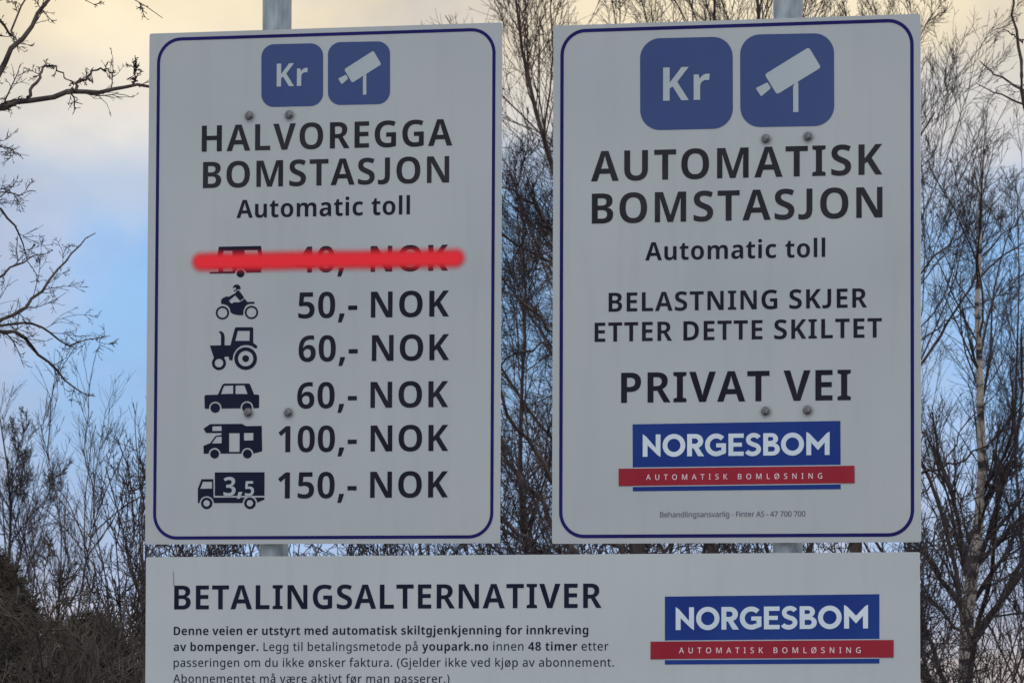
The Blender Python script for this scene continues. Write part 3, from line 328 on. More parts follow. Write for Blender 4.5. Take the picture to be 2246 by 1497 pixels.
def wind(P, poly):
    x, y = P; w = 0; n = len(poly)
    for i in range(n):
        x0, y0 = poly[i]; x1, y1 = poly[(i + 1) % n]
        if y0 <= y:
            if y1 > y and (x1-x0)*(y-y0) - (x-x0)*(y1-y0) > 0: w += 1
        elif y1 <= y and (x1-x0)*(y-y0) - (x-x0)*(y1-y0) < 0: w -= 1
    return w
def tess(pos, neg=(), post=(), nonzero=True):
    """triangles inside the union of `pos`, minus `neg`, plus `post` (closed 2D polygons)"""
    allp = list(pos) + list(neg) + list(post)
    V, Ed = [], []
    for p in allp:
        q = [p[i] for i in range(len(p)) if abs(p[i][0]-p[i-1][0]) + abs(p[i][1]-p[i-1][1]) > 1e-6]
        b = len(V); V += [Vector(v) for v in q]; Ed += [(b+i, b+(i+1) % len(q)) for i in range(len(q))]
    v, e, f, _, _, _ = delaunay_2d_cdt(V, Ed, [], 0, 1e-5)
    T = []
    for t in f:
        if len(t) != 3: continue
        c = ((v[t[0]].x+v[t[1]].x+v[t[2]].x)/3, (v[t[0]].y+v[t[1]].y+v[t[2]].y)/3)
        if nonzero == 'sum': inside = sum(wind(c, p) for p in pos) != 0
        else: inside = any(wind(c, p) for p in pos)
        if inside and any(wind(c, p) for p in neg): inside = False
        if not inside and any(wind(c, p) for p in post): inside = True
        if inside: T.append(tuple(t))
    return np.array([(a.x, a.y) for a in v]), T
FONT = {'B': parse(BOLD_GLYPHS), 'R': parse(REG_GLYPHS)}
for f in FONT.values(): f.setdefault(' ', (260., []))
_gc = {}
def glyph(w, ch):
    if (w, ch) not in _gc:
        adv, cs = FONT[w][ch]
        if cs:
            fl = [flatten(c) for c in cs]
            v, t = tess(fl, nonzero='sum')
        else: v, t = np.zeros((0, 2)), []
        _gc[(w, ch)] = (adv, v, t)
    return _gc[(w, ch)]

# sheets of print are collected in the sign's own flat coordinates (u right, v up from the bottom left corner)
class Sheet:
    def __init__(s): s.v = []; s.f = []; s.n = 0
    def add(s, v, t):
        s.v += [tuple(p) for p in v]; s.f += [tuple(i + s.n for i in q) for q in t]; s.n += len(v)
def text_sheet(runs, u0, u1, v, cap, capunits=714):
    """runs: [(weight, text)]; ink spans u0..u1 on baseline v with the given capital height"""
    k = cap / capunits; chars = [(w, c) for w, s in runs for c in s]
    x = 0; pos = []
    for i, (w, c) in enumerate(chars):
        adv, gv, gt = glyph(w, c); pos.append((x, gv, gt)); x += adv
    first = pos[0][1][:, 0].min(); last = pos[-1][0] + pos[-1][1][:, 0].max()
    natural = (last - first) * k; tr = ((u1 - u0) - natural) / max(1, len(chars) - 1)
    words = [Sheet()]                                   # every printed word is a piece of its own
    for i, (x, gv, gt) in enumerate(pos):
        if len(gv):
            p = gv * k; p = p + np.array([u0 + (x - first) * k + tr * i, v]); words[-1].add(p, gt)
        elif words[-1].n: words.append(Sheet())
    return [w for w in words if w.n]

# ---------------------------------------------------------------- signs
YAW = -0.29223; SD = 11.0
PLANE_O = Vector((0, SD, 0)); PLANE_E = Vector((math.cos(YAW), math.sin(YAW), 0)); PLANE_N = Vector((-math.sin(YAW), math.cos(YAW), 0))  # N points away from the camera
def homography(src, dst):
    A, b = [], []
    for (x, y), (X, Y) in zip(src, dst):
        A.append([x, y, 1, 0, 0, 0, -x*X, -y*X]); b.append(X)
        A.append([0, 0, 0, x, y, 1, -x*Y, -y*Y]); b.append(Y)
    h = np.append(np.linalg.solve(np.array(A), np.array(b)), 1).reshape(3, 3)
    def f(x, y):
        q = h @ np.array([x, y, 1.]); return (q[0]/q[2], q[1]/q[2])
    return f
class Sign:
    def __init__(s, name, label, x, z, w, h, rot, quad, full_h=None):
        s.w = w; s.h = full_h or h
        top = PLANE_O + PLANE_E * x + Vector((0, 0, z))
        R = Matrix.Rotation(YAW, 4, 'Z') @ Matrix.Rotation(-rot, 4, 'Y')
        s.m = Matrix.Translation(top) @ R @ Matrix.Translation((w/2, 0, -s.h))
        s.root = empty(name, s.m)
        tag(s.root, label, 'road sign')
        s.q = homography(quad, [(0, s.h), (w, s.h), (w, s.h-h), (0, s.h-h)])
    def px(s, x, y): return s.q(x, y)
    def put(s, name, sh, mat, lift, parent=None, cut=None):
        v = [(p[0] - s.w/2, -lift, p[1]) for p in sh.v]
        o = link_mesh(name, v, sh.f, mat, parent or s.root)
        # faces must look at the viewer (-y)
        me = o.data
        if len(me.polygons) and sum(p.normal.y for p in me.polygons) > 0: me.flip_normals()
        return o
    def panel(s):
        w, h, t, r = s.w/2, s.h, .003, .004
        pts = rrect(-w, 0, w, h, r, 4)
        n = len(pts)
        V = [(x, 0, y) for x, y in pts] + [(x, t, y) for x, y in pts]
        F = [tuple(range(n)), tuple(range(2*n-1, n-1, -1))] 
        E = [(i, n+i, n+(i+1) % n, (i+1) % n) for i in range(n)]
        o = link_mesh('panel', V, F + E, M_white if s.w > 1 else M_white_up, s.root)
        o.data.materials.append(M_edge)
        for p in o.data.polygons:
            if p.index >= 1: p.material_index = 1
        return o
    def text(s, name, runs, xl, yl, xr, cap, mat, lift=.0005, parent=None, capunits=714):
        u0, v = s.px(xl, yl); u1, _ = s.px(xr, yl)
        k = abs(s.px(xl, yl - 10)[1] - v) / 10
        if isinstance(runs, str): runs = [('B', runs)]
        for w in text_sheet(runs, u0, u1, v, cap * k, capunits): s.put(name, w, mat, lift, parent)
    def poly(s, name, pos, neg, post, mat, lift=.0005, parent=None):
        f = lambda L: [[s.px(*p) for p in q] for q in L]
        # scaled to millimetres for the triangulation
        sc = 1000.
        g = lambda L: [[(a*sc, b*sc) for a, b in q] for q in f(L)]
        v, t = tess(g(pos), g(neg), g(post)); sh = Sheet(); sh.add(v/sc, t)
        return s.put(name, sh, mat, lift, parent)
def rrect(x0, y0, x1, y1, r, n=8):
    out = []
    for cx, cy, a in ((x1-r, y0+r, -90), (x1-r, y1-r, 0), (x0+r, y1-r, 90), (x0+r, y0+r, 180)):
        for i in range(n+1):
            t = math.radians(a + 90*i/n); out.append((cx + r*math.cos(t), cy + r*math.sin(t)))
    return out
def circ(x, y, r, n=28, ry=None):
    return [(x + r*math.cos(2*math.pi*i/n), y + (ry or r)*math.sin(2*math.pi*i/n)) for i in range(n)]
def zoomed(ox, oy, k):
    return lambda L: [(ox + x/k, oy + y/k) for x, y in L]

LQ = [(326.4, 71.8), (1104, 51.7), (1093.5, 1191), (319.8, 1192.5)]
RQ = [(1215.5, 57.3), (2021.3, 30.3), (2017, 1184.3), (1209.3, 1195.8)]
left = Sign('price_sign', 'white toll price sign with six vehicle pictograms and one row digitally struck out in red', -.7830, 2.9495, .7601, 1.0523, -.0016, LQ)
right = Sign('toll_notice_sign', 'white private road notice sign with large Kr and camera symbols, right of the price sign', .0855, 2.9378, .7557, 1.0435, -.0005, RQ)
BH = .2875
bq_top_l, bq_top_r = (320.1, 1224), (2017.3, 1207.2)
bottom_quad = [(320.1, 1224), (2017.3, 1207.2), (2017.6, 1530), (318.9, 1530)]
bottom = Sign('payment_sign', 'wide white payment information sign spanning both posts below the two upright signs', -.7824, 1.8710, 1.6203, BH, .0021, bottom_quad, full_h=.72)
# the wide sign runs on below the frame: its scale comes from the top edge and its own two posts
def bottom_px(x, y):
    # intersection of the viewing ray with the sign's plane, in sign coordinates
    d = CF * FPX + CR * (x - PW/2) - CU * (y - PH/2)
    inv = bottom.m.inverted(); o = inv @ Vector((0, 0, EYE)); q = inv.to_3x3() @ d
    p = o + q * (-o.y / q.y); return (p.x + bottom.w/2, p.z)
bottom.px = bottom_px
for s in (left, right, bottom): s.panel()

def border(s, inset_l, inset_t, inset_r, inset_b, wd, r):
    k = s.h / 1135.
    a = rrect(inset_l*k, inset_b*k, s.w - inset_r*k, s.h - inset_t*k, r*k, 12)
    b = rrect((inset_l+wd)*k, (inset_b+wd)*k, s.w - (inset_r+wd)*k, s.h - (inset_t+wd)*k, (r-wd)*k, 12)
    n = len(a); sh = Sheet(); sh.add(a + b, [(i, (i+1) % n, n+(i+1) % n, n+i) for i in range(n)])
    s.put('border_line', sh, M_navy, .0005)
border(left, 18.5, 10.5, 14.5, 10.5, 7.2, 56)
border(right, 16, 9, 14.5, 12, 7.6, 57)

CAM_BODY = [(1892, 215), (2022, 432), (1548, 722), (1418, 508)]
def round_poly(P, r, n=4):
    out = []
    for i in range(len(P)):
        a, b, c = Vector(P[i-1]), Vector(P[i]), Vector(P[(i+1) % len(P)])
        d1 = (a-b).normalized(); d2 = (c-b).normalized(); p0 = b + d1*r; p2 = b + d2*r
        for j in range(n+1):
            t = j/n; q = p0*(1-t)**2 + b*2*t*(1-t) + p2*t*t; out.append((q.x, q.y))
    return out
def symbols(s, kr_sq, cam_sq, rad, kr_box):
    for name, sq in (('kroner_symbol', kr_sq), ('camera_symbol', cam_sq)):
        x0, y0, x1, y1, tilt = sq
        p = [(x, y - tilt*(x-(x0+x1)/2)) for x, y in rrect(x0, y0, x1, y1, rad, 10)]
        o = s.poly(name, [p], [], [], M_icon)
        if name == 'kroner_symbol':
            s.text('lettering', 'Kr', kr_box[0], kr_box[1], kr_box[2], kr_box[3], M_offw2, .0010, o)
        else:
            def f(P): return [(x0 + (x-1155)/1005*(x1-x0), y0 + (y-71)/995*(y1-y0) - 0*tilt) for x, y in P]
            body = f(round_poly(CAM_BODY, 30)); lens = f(round_poly([(1322, 655), (1448, 592), (1484, 655), (1380, 744)], 14))
            pole = f([(1722, 640), (1722, 912), (1778, 908), (1778, 598), (1750, 560)])
            s.poly('camera_body', [body], [], [], M_offw2, .0010, o)
            s.poly('camera_lens', [lens], [], [], M_offw2, .0010, o)
            s.poly('camera_post', [pole], [], [], M_offw2, .0008, o)
M_offw2 = material('pale_symbol_print', (.58, .60, .62), .42); noise_colour(M_offw2, (.38, .425, .455), (.415, .46, .485), 6, 4)
symbols(left, (573.8, 96.2, 709.8, 235, .017), (720.5, 92.6, 857.2, 231.5, .015), 28, (607.6, 190.8, 676, 50.5))
symbols(right, (1406.4, 83, 1610.2, 285, .025), (1626.5, 74.6, 1832.4, 278.2, .02), 44, (1457, 222.3, 1559.6, 73))

T = left.text
T('heading_lettering', 'HALVOREGGA', 442.3, 333.8, 993.4, 57.5, M_veiled)
T('heading_lettering', 'BOMSTASJON', 445.1, 414, 986.2, 57.5, M_veiled)
T('subtitle_lettering', 'Automatic toll', 519.2, 480, 900, 39.3, M_black)
for price, xl, xr, nl, nr, by in (('40,-', 651, 783, 813.6, 983, 600.5), ('50,-', 654.9, 784, 814, 985, 700.5), ('60,-', 655.5, 785, 816, 985, 795.5),
                              ('60,-', 652.5, 783, 812.7, 982.5, 897.5), ('100,-', 611.2, 782.5, 812.7, 982.3, 992.5), ('150,-', 610.2, 782, 811.7, 981.3, 1093)):
    cap = 56.5
    T('price_lettering', price, xl, by, xr, cap, M_black)
    T('currency_lettering', 'NOK', nl, by - 1, nr, cap, M_black)

za = zoomed(430, 520, 12.478); zb = zoomed(430, 620, 7.483); zc = zoomed(430, 820, 7.483); zd = zoomed(420, 1020, 12.478)
left.poly('caravan_pictogram', [za([(630, 285), (1785, 270), (1832, 560), (1785, 995), (1060, 1000), (1060, 1018), (380, 1020), (380, 975), (620, 970), (583, 560)])],
          [za([(760, 400), (1000, 400), (1008, 958), (752, 962), (722, 560)]), za([(1332, 385), (1695, 383), (1722, 600), (1332, 610)]), za(circ(1225, 1020, 150))],
          [za(circ(1225, 1020, 108))], M_pict)
left.poly('motorcycle_pictogram', [zb([(418, 362), (414, 300), (440, 268), (500, 240), (548, 244), (640, 190), (690, 152), (728, 165), (802, 272), (845, 330), (960, 330), (967, 345), (962, 362), (865, 364), (820, 395), (785, 470), (780, 547), (690, 547), (610, 528), (572, 500), (555, 430), (520, 388), (460, 366)]),
           zb(circ(438, 508, 110)), zb(circ(915, 503, 110)), zb(circ(672, 107, 64))],
          [zb([(545, 308), (648, 222), (735, 322), (708, 336), (620, 336), (600, 356), (575, 350)]), zb([(728, 312), (800, 262), (806, 275), (736, 327)]),
           zb([(600, 118), (640, 88), (662, 100), (655, 128), (622, 140), (600, 138)]), zb([(600, 182), (690, 122), (740, 126), (742, 146), (692, 142), (612, 192)]),
           zb(circ(438, 508, 80)), zb(circ(915, 503, 80))], [], M_pict)
left.poly('tractor_pictogram', [zb([(232, 1043), (415, 1040), (415, 880), (405, 850), (380, 822), (395, 805), (430, 815), (460, 845), (474, 890), (474, 1040), (570, 1040), (640, 768), (656, 745), (930, 745), (944, 760), (944, 1000), (1012, 1052), (1002, 1092), (972, 1090), (925, 1058), (870, 1040), (810, 1036), (740, 1052), (670, 1105), (622, 1180), (602, 1285), (556, 1285), (540, 1225), (480, 1225), (460, 1255), (300, 1250)]),
           zb(circ(820, 1258, 186, 40)), zb(circ(382, 1330, 116))],
          [zb([(690, 805), (888, 805), (882, 968), (650, 968)]), zb(circ(820, 1258, 126)), zb(circ(382, 1330, 70))], [zb(circ(820, 1258, 56))], M_pict)
left.poly('car_pictogram', [zc([(145, 372), (160, 355), (365, 350), (440, 185), (466, 169), (872, 169), (892, 182), (960, 350), (1025, 350), (1043, 368), (1041, 560), (1028, 572), (165, 580), (148, 570)])],
          [zc([(465, 205), (616, 200), (616, 336), (415, 340)]), zc([(655, 200), (800, 198), (852, 340), (652, 339)]), zc(circ(322, 566, 102)), zc(circ(842, 562, 104))],
          [zc(circ(322, 568, 79)), zc(circ(842, 562, 80))], M_pict)
left.poly('motorhome_pictogram', [zc([(130, 908), (150, 890), (240, 830), (760, 827), (830, 864), (1085, 861), (1092, 1275), (955, 1310), (135, 1312), (130, 1185), (240, 1140), (330, 1020), (425, 1008), (425, 975), (172, 975)])],
          [zc([(275, 866), (425, 863), (428, 941), (275, 943)]), zc([(265, 1146), (345, 1036), (428, 1033), (428, 1143)]), zc([(550, 978), (722, 978), (722, 1284), (550, 1284)]), zc([(793, 975), (946, 975), (946, 1096), (795, 1099)]), zc(circ(313, 1315, 97)), zc(circ(850, 1316, 97))],
          [zc(circ(313, 1318, 73)), zc(circ(850, 1318, 73))], M_pict)
truck = left.poly('truck_pictogram', [zd([(652, 200), (2010, 198), (2010, 835), (655, 835)]), zd([(190, 640), (290, 385), (612, 385), (620, 885), (2008, 885), (2008, 940), (1820, 1018), (1415, 1032), (240, 1032), (190, 1032)])],
          [zd([(325, 452), (577, 450), (577, 640), (255, 645)]), zd(circ(433, 1040, 197)), zd(circ(1613, 1040, 200))],
          [zd(circ(433, 1040, 156)), zd(circ(1613, 1040, 158))], M_pict)
for wx in (433, 1613): left.poly('wheel_centre', [zd(circ(wx, 1040, 86))], [], [], M_offw2, .0010, truck)
def z2(x, y): return zd([(x, y)])[0]
for ch, x0, x1, yb, yt in (('3', 893, 1218, 838, 325), ('5', 1475, 1745, 838, 435)):
    a = z2(x0, yb); b = z2(x1, yb); c = z2(x0, yt)
    left.text('weight_lettering', [('B', ch)], a[0], a[1], b[0], (a[1]-c[1]) * .985, M_offw2, .0010, truck)
left.poly('weight_lettering', [zd([(1300, 735), (1408, 730), (1345, 915), (1262, 915)])], [], [], M_offw2, .0010, truck)

# digital red strike-out over the first row, added as a soft-edged paint layer
def strike_mark(s, p0, p1, half):
    a, b = s.px(*p0), s.px(*p1); k = s.h / 1135.; hw = half * k
    L = math.hypot(b[0]-a[0], b[1]-a[1]); ang = math.atan2(b[1]-a[1], b[0]-a[0])
    R = hw * 1.6
    V = []; F = []
    n = 24
    pts = [(x, -R) for x in np.linspace(0, L, n)]
    out = [(-R, -R)] + pts + [(L+R, -R), (L+R, R)] + [(x, R) for x, _ in reversed(pts)] + [(-R, R)]
    me_v = [(x, 0, y) for x, y in out]
    m = material('red_digital_mark', (.98, .006, .02), .5)
    t = m.node_tree; B = t.nodes['Principled BSDF']
    def N_(ty, **kw):
        q = t.nodes.new(ty)
        for i, j in kw.items(): setattr(q, i, j)
        return q
    co = N_('ShaderNodeTexCoord'); sp = N_('ShaderNodeSeparateXYZ'); t.links.new(co.outputs['Object'], sp.inputs[0])
    def mt(op, *a):
        q = N_('ShaderNodeMath', operation=op)
        for i, v in enumerate(a):
            if isinstance(v, (int, float)): q.inputs[i].default_value = v
            else: t.links.new(v, q.inputs[i])
        return q.outputs[0]
    cx = mt('MINIMUM', mt('MAXIMUM', sp.outputs[0], 0.), L)
    dx = mt('SUBTRACT', sp.outputs[0], cx)
    d = mt('SQRT', mt('ADD', mt('MULTIPLY', dx, dx), mt('MULTIPLY', sp.outputs[2], sp.outputs[2])))
    ns = N_('ShaderNodeTexNoise'); ns.inputs['Scale'].default_value = 25; t.links.new(co.outputs['Object'], ns.inputs['Vector'])
    d = mt('ADD', d, mt('MULTIPLY', mt('SUBTRACT', ns.outputs['Fac'], .5), hw*.12))
    r = N_('ShaderNodeMapRange', interpolation_type='SMOOTHSTEP'); t.links.new(d, r.inputs['Value'])
    r.inputs['From Min'].default_value = hw*.32; r.inputs['From Max'].default_value = hw*1.56
    r.inputs['To Min'].default_value = 1; r.inputs['To Max'].default_value = 0
    t.links.new(r.outputs[0], B.inputs['Alpha'])
    o = link_mesh('red_digital_stroke', me_v, [tuple(range(len(me_v)))], m, s.root)
    o.data.polygons[0].flip() if o.data.polygons[0].normal.y > 0 else None
    o.location = (a[0] - s.w/2, -.0013, a[1]); o.rotation_euler = (0, -ang, 0)
    o['label'] = 'soft-edged digital red stroke striking out the 40,- NOK row'
strike_mark(left, (441, 576), (1000, 570), 19)

T = right.text
T('heading_lettering', 'AUTOMATISK', 1297.4, 400, 1936.7, 66, M_veiled)
T('heading_lettering', 'BOMSTASJON', 1299, 492.9, 1936.7, 66, M_veiled)
T('subtitle_lettering', 'Automatic toll', 1416.4, 573.1, 1811.2, 39.5, M_black)
T('notice_lettering', 'BELASTNING SKJER', 1335.5, 686.2, 1902.2, 41.5, M_black)
T('notice_lettering', 'ETTER DETTE SKILTET', 1304.4, 752.4, 1934, 42, M_black)
T('notice_lettering', 'PRIVAT VEI', 1362.4, 885.8, 1865.7, 66, M_black)
T('contact_lettering', [('R', 'Behandlingsansvarlig - Finter AS - 47 700 700')], 1447.3, 1135.4, 1765.4, 11.6, M_small)

# geometric capitals of the logo, drawn as strokes (cap height 1)
def ribbon(P, w):
    P = [Vector(p) for p in P]; L_, R_ = [], []
    for i, p in enumerate(P):
        if i == 0: d = (P[1]-p).normalized(); n = Vector((-d.y, d.x)); k = 1
        elif i == len(P)-1: d = (p-P[-2]).normalized(); n = Vector((-d.y, d.x)); k = 1
        else:
            d1 = (p-P[i-1]).normalized(); d2 = (P[i+1]-p).normalized(); n = Vector((-(d1+d2).y, (d1+d2).x)).normalized()
            k = 1 / max(.35, n.dot(Vector((-d1.y, d1.x))))
        L_.append(tuple(p + n*w/2*k)); R_.append(tuple(p - n*w/2*k))
    return L_ + R_[::-1]
def arc(cx, cy, rx, ry, a0, a1, n=18):
    return [(cx + rx*math.cos(math.radians(a0+(a1-a0)*i/n)), cy + ry*math.sin(math.radians(a0+(a1-a0)*i/n))) for i in range(n+1)]
S = .215; h = S/2
def logo_letters():
    O = ([circ(.51, .5, .51, 40, .515)], [circ(.51, .5, .51-S, 36, .515-S)])
    return [
     ('N', 0, .80, [[(0, 0), (0, 1.02), (.16, .90), (.80-S, .40), (.80-S, 1), (.80, 1), (.80, -.02), (.66, .08), (S, .52), (S, 0)]], []),
     ('O', .895, 1.02, O[0], O[1]),
     ('R', 2.0, .75, [[(0, 0), (S, 0), (S, 1), (0, 1)], [(0, 1), (.38, 1)] + arc(.38, .68, .34, .32, 90, -90, 14) + [(0, .36)], [(.26, .40), (.50, .40), (.76, 0), (.49, 0)]],
        [[(S, .80), (.36, .80)] + arc(.36, .68, .13, .12, 90, -90, 10) + [(S, .56)]]),
     ('G', 2.80, .95, [ribbon(arc(.5, .5, .5-h, .51-h, 44, 308, 30), S), [(.50, .39), (.94, .39), (.94, .57), (.50, .57)], [(.73, .17), (.80, .06), (.94, .14), (.94, .5), (.73, .5)]], []),
     ('E', 3.85, .68, [[(0, 0), (.68, 0), (.68, .19), (S, .19), (S, .41), (.60, .41), (.60, .59), (S, .59), (S, .81), (.68, .81), (.68, 1), (0, 1)]], []),
     ('S', 4.62, .66, [ribbon(arc(.36, .72, .25, .20, 25, 250, 18) + [(.34, .50)] + arc(.30, .29, .28, .21, 60, -155, 18), S*.93)], []),
     ('B', 5.40, .74, [[(0, 0), (S, 0), (S, 1), (0, 1)], [(0, 1), (.38, 1)] + arc(.38, .75, .28, .25, 90, -90, 12) + [(0, .50)], [(0, .56), (.42, .56)] + arc(.42, .28, .32, .28, 90, -90, 12) + [(0, 0)]],
        [[(S, .83), (.36, .83)] + arc(.36, .745, .09, .085, 90, -90, 8) + [(S, .66)], [(S, .40), (.40, .40)] + arc(.40, .29, .12, .115, 90, -90, 8) + [(S, .175)]]),
     ('O', 6.19, 1.02, O[0], O[1]),
     ('M', 7.315, 1.03, [[(0, 0), (0, 1.04), (.13, .97), (.515, .56), (.90, .97), (1.03, 1.04), (1.03, 0), (1.03-S, 0), (1.03-S, .56), (.515, .22), (S, .56), (S, 0)]], []),
    ]
def logo(s, blue, red, line_gap, name_box, sub_box):
    # blue / red: (xl, ytop_l, xr, ytop_r, ybot_l, ybot_r)
    def quad(q, e=0): return [(q[0], q[1]-e), (q[2], q[3]-e), (q[2], q[5]+e), (q[0], q[4]+e)]
    o = s.poly('logo', [quad(blue)], [], [], M_logo)
    # thin pale line above and below the red band, on the blue field only
    rl = lambda x: (x-red[0])/(red[2]-red[0])
    def ry(x, a, b): return a + (b-a)*rl(x)
    g = line_gap
    s.poly('pale_line', [[(blue[0], ry(blue[0], red[1], red[3])-g), (blue[2], ry(blue[2], red[1], red[3])-g), (blue[2], ry(blue[2], red[4], red[5])+g), (blue[0], ry(blue[0], red[4], red[5])+g)]], [], [], M_offw2, .0008, o)
    band = s.poly('red_band', [quad(red)], [], [], M_red, .0011, o)
    xl, xr, yl, yr, cap = name_box
    sh = Sheet(); u0, v0 = s.px(xl, yl); u1, v1 = s.px(xr, yr); k = (u1-u0)/8.345; kv = abs(s.px(xl, yl-10)[1]-v0)/10*cap
    for ch, x, w, pos, neg in logo_letters():
        v, t = tess(pos, neg); v = np.array([(u0+(x+a)*k, v0+(v1-v0)*((x+a)/8.345) + b*kv) for a, b in v]); sh.add(v, t)
    s.put('logo_lettering', sh, M_offw, .0011, o)
    xl, xr, yl, cap = sub_box
    s.text('band_lettering', [('R', 'AUTOMATISK BOMLØSNING')], xl, yl, xr, cap, M_pink, .0015, o)
logo(right, (1387.6, 932.5, 1842.8, 921.5, 1079, 1070.4), (1356.7, 1030, 1873.4, 1019, 1068, 1057), 2.2, (1409.8, 1819.2, 1003.4, 996, 48.5), (1417.1, 1802.8, 1054, 11.6))
T = bottom.text
T('heading_lettering', 'BETALINGSALTERNATIVER', 382.1, 1335.4, 1319.7, 52.2, M_pict)
T('paragraph_lettering', [('B', 'Denne veien er utstyrt med automatisk skiltgjenkjenning for innkreving')], 381.3, 1391.5, 1290.5, 18.2, M_pict)
T('paragraph_lettering', [('B', 'av bompenger.'), ('R', ' Legg til betalingsmetode på '), ('B', 'youpark.no'), ('R', ' innen '), ('B', '48 timer'), ('R', ' etter')], 381, 1426.4, 1334.6, 18.2, M_pict)
T('paragraph_lettering', [('R', 'passeringen om du ikke ønsker faktura. (Gjelder ikke ved kjøp av abonnement.')], 381, 1461, 1346.6, 18.2, M_pict)
T('paragraph_lettering', [('R', 'Abonnementet må være aktivt før man passerer.)')], 380, 1496, 986, 18.2, M_pict)
logo(bottom, (1458.4, 1307.2, 1928.9, 1301.9, 1456, 1453.7), (1427, 1405.9, 1960.3, 1402.1, 1444.4, 1440.7), 2.2, (1482.4, 1904.2, 1380.5, 1377, 49.5), (1489.8, 1888.1, 1431.3, 12.4))
# hairline scratch above the heading
bottom.poly('scratch', [[(379.5, 1252), (381, 1252), (382.5, 1284), (380.8, 1284)]], [], [], M_grime)

def lathe(name, prof, seg, mat, parent, smooth=True):
    V = []; F = []
    for r, y in prof: V += [(r*math.cos(2*math.pi*i/seg), y, r*math.sin(2*math.pi*i/seg)) for i in range(seg)]
    for j in range(len(prof)-1):
        F += [(j*seg+i, j*seg+(i+1) % seg, (j+1)*seg+(i+1) % seg, (j+1)*seg+i) for i in range(seg)]
    F.append(tuple(range((len(prof)-1)*seg, len(prof)*seg)))
    return link_mesh(name, V, F, mat, parent, smooth)
def bolt(s, x, y, small=1):
    u, v = s.px(x, y)
    # washer with a hexagon head and a rounded crown
    o = lathe('bolt', [(.0088*small, .0), (.0088*small, -.0016), (.0068*small, -.0018)], 20, M_bolt, s.root, False)
    hd = lathe('bolt_head', [(.0072*small, -.0016), (.0072*small, -.0058), (.0060*small, -.0070), (.0022, -.0072)], 6, M_bolt, o, False)
    o.location = (u - s.w/2, -.0002, v); hd.rotation_euler = (0, random.uniform(0, 1), 0)
    ring = circ(0, 0, .018, 20); g = link_mesh('painted_bolt_shade', [(a, 0, b) for a, b in ring], [tuple(range(20))], M_halo, s.root)  # soft disc set down and right: the bolt's shade painted on the sheet
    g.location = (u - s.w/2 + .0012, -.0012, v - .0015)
M_halo = material('bolt_shade_paint', (.10, .10, .11), .9)
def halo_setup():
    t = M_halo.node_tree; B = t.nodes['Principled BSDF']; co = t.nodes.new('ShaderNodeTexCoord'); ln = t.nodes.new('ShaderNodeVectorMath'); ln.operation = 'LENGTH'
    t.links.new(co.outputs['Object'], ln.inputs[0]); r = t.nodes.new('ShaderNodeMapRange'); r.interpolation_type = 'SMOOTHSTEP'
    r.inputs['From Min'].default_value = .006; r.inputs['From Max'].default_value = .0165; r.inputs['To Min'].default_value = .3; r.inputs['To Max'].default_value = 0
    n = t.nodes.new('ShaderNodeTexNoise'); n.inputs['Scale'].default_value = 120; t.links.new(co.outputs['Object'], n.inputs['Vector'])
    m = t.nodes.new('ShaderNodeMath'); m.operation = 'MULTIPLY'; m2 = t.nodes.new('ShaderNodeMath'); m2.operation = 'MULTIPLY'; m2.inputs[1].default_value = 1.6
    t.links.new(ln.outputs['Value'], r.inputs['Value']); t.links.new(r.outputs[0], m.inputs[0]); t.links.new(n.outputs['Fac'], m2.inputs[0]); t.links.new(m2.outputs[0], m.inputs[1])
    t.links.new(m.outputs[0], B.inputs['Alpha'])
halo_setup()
random.seed(4)
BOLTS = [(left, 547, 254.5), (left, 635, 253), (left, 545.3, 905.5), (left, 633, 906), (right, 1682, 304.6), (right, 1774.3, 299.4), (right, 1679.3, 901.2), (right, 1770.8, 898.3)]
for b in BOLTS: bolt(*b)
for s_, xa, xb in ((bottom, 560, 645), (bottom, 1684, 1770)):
    for x in (xa, xb): bolt(s_, x, 1660)

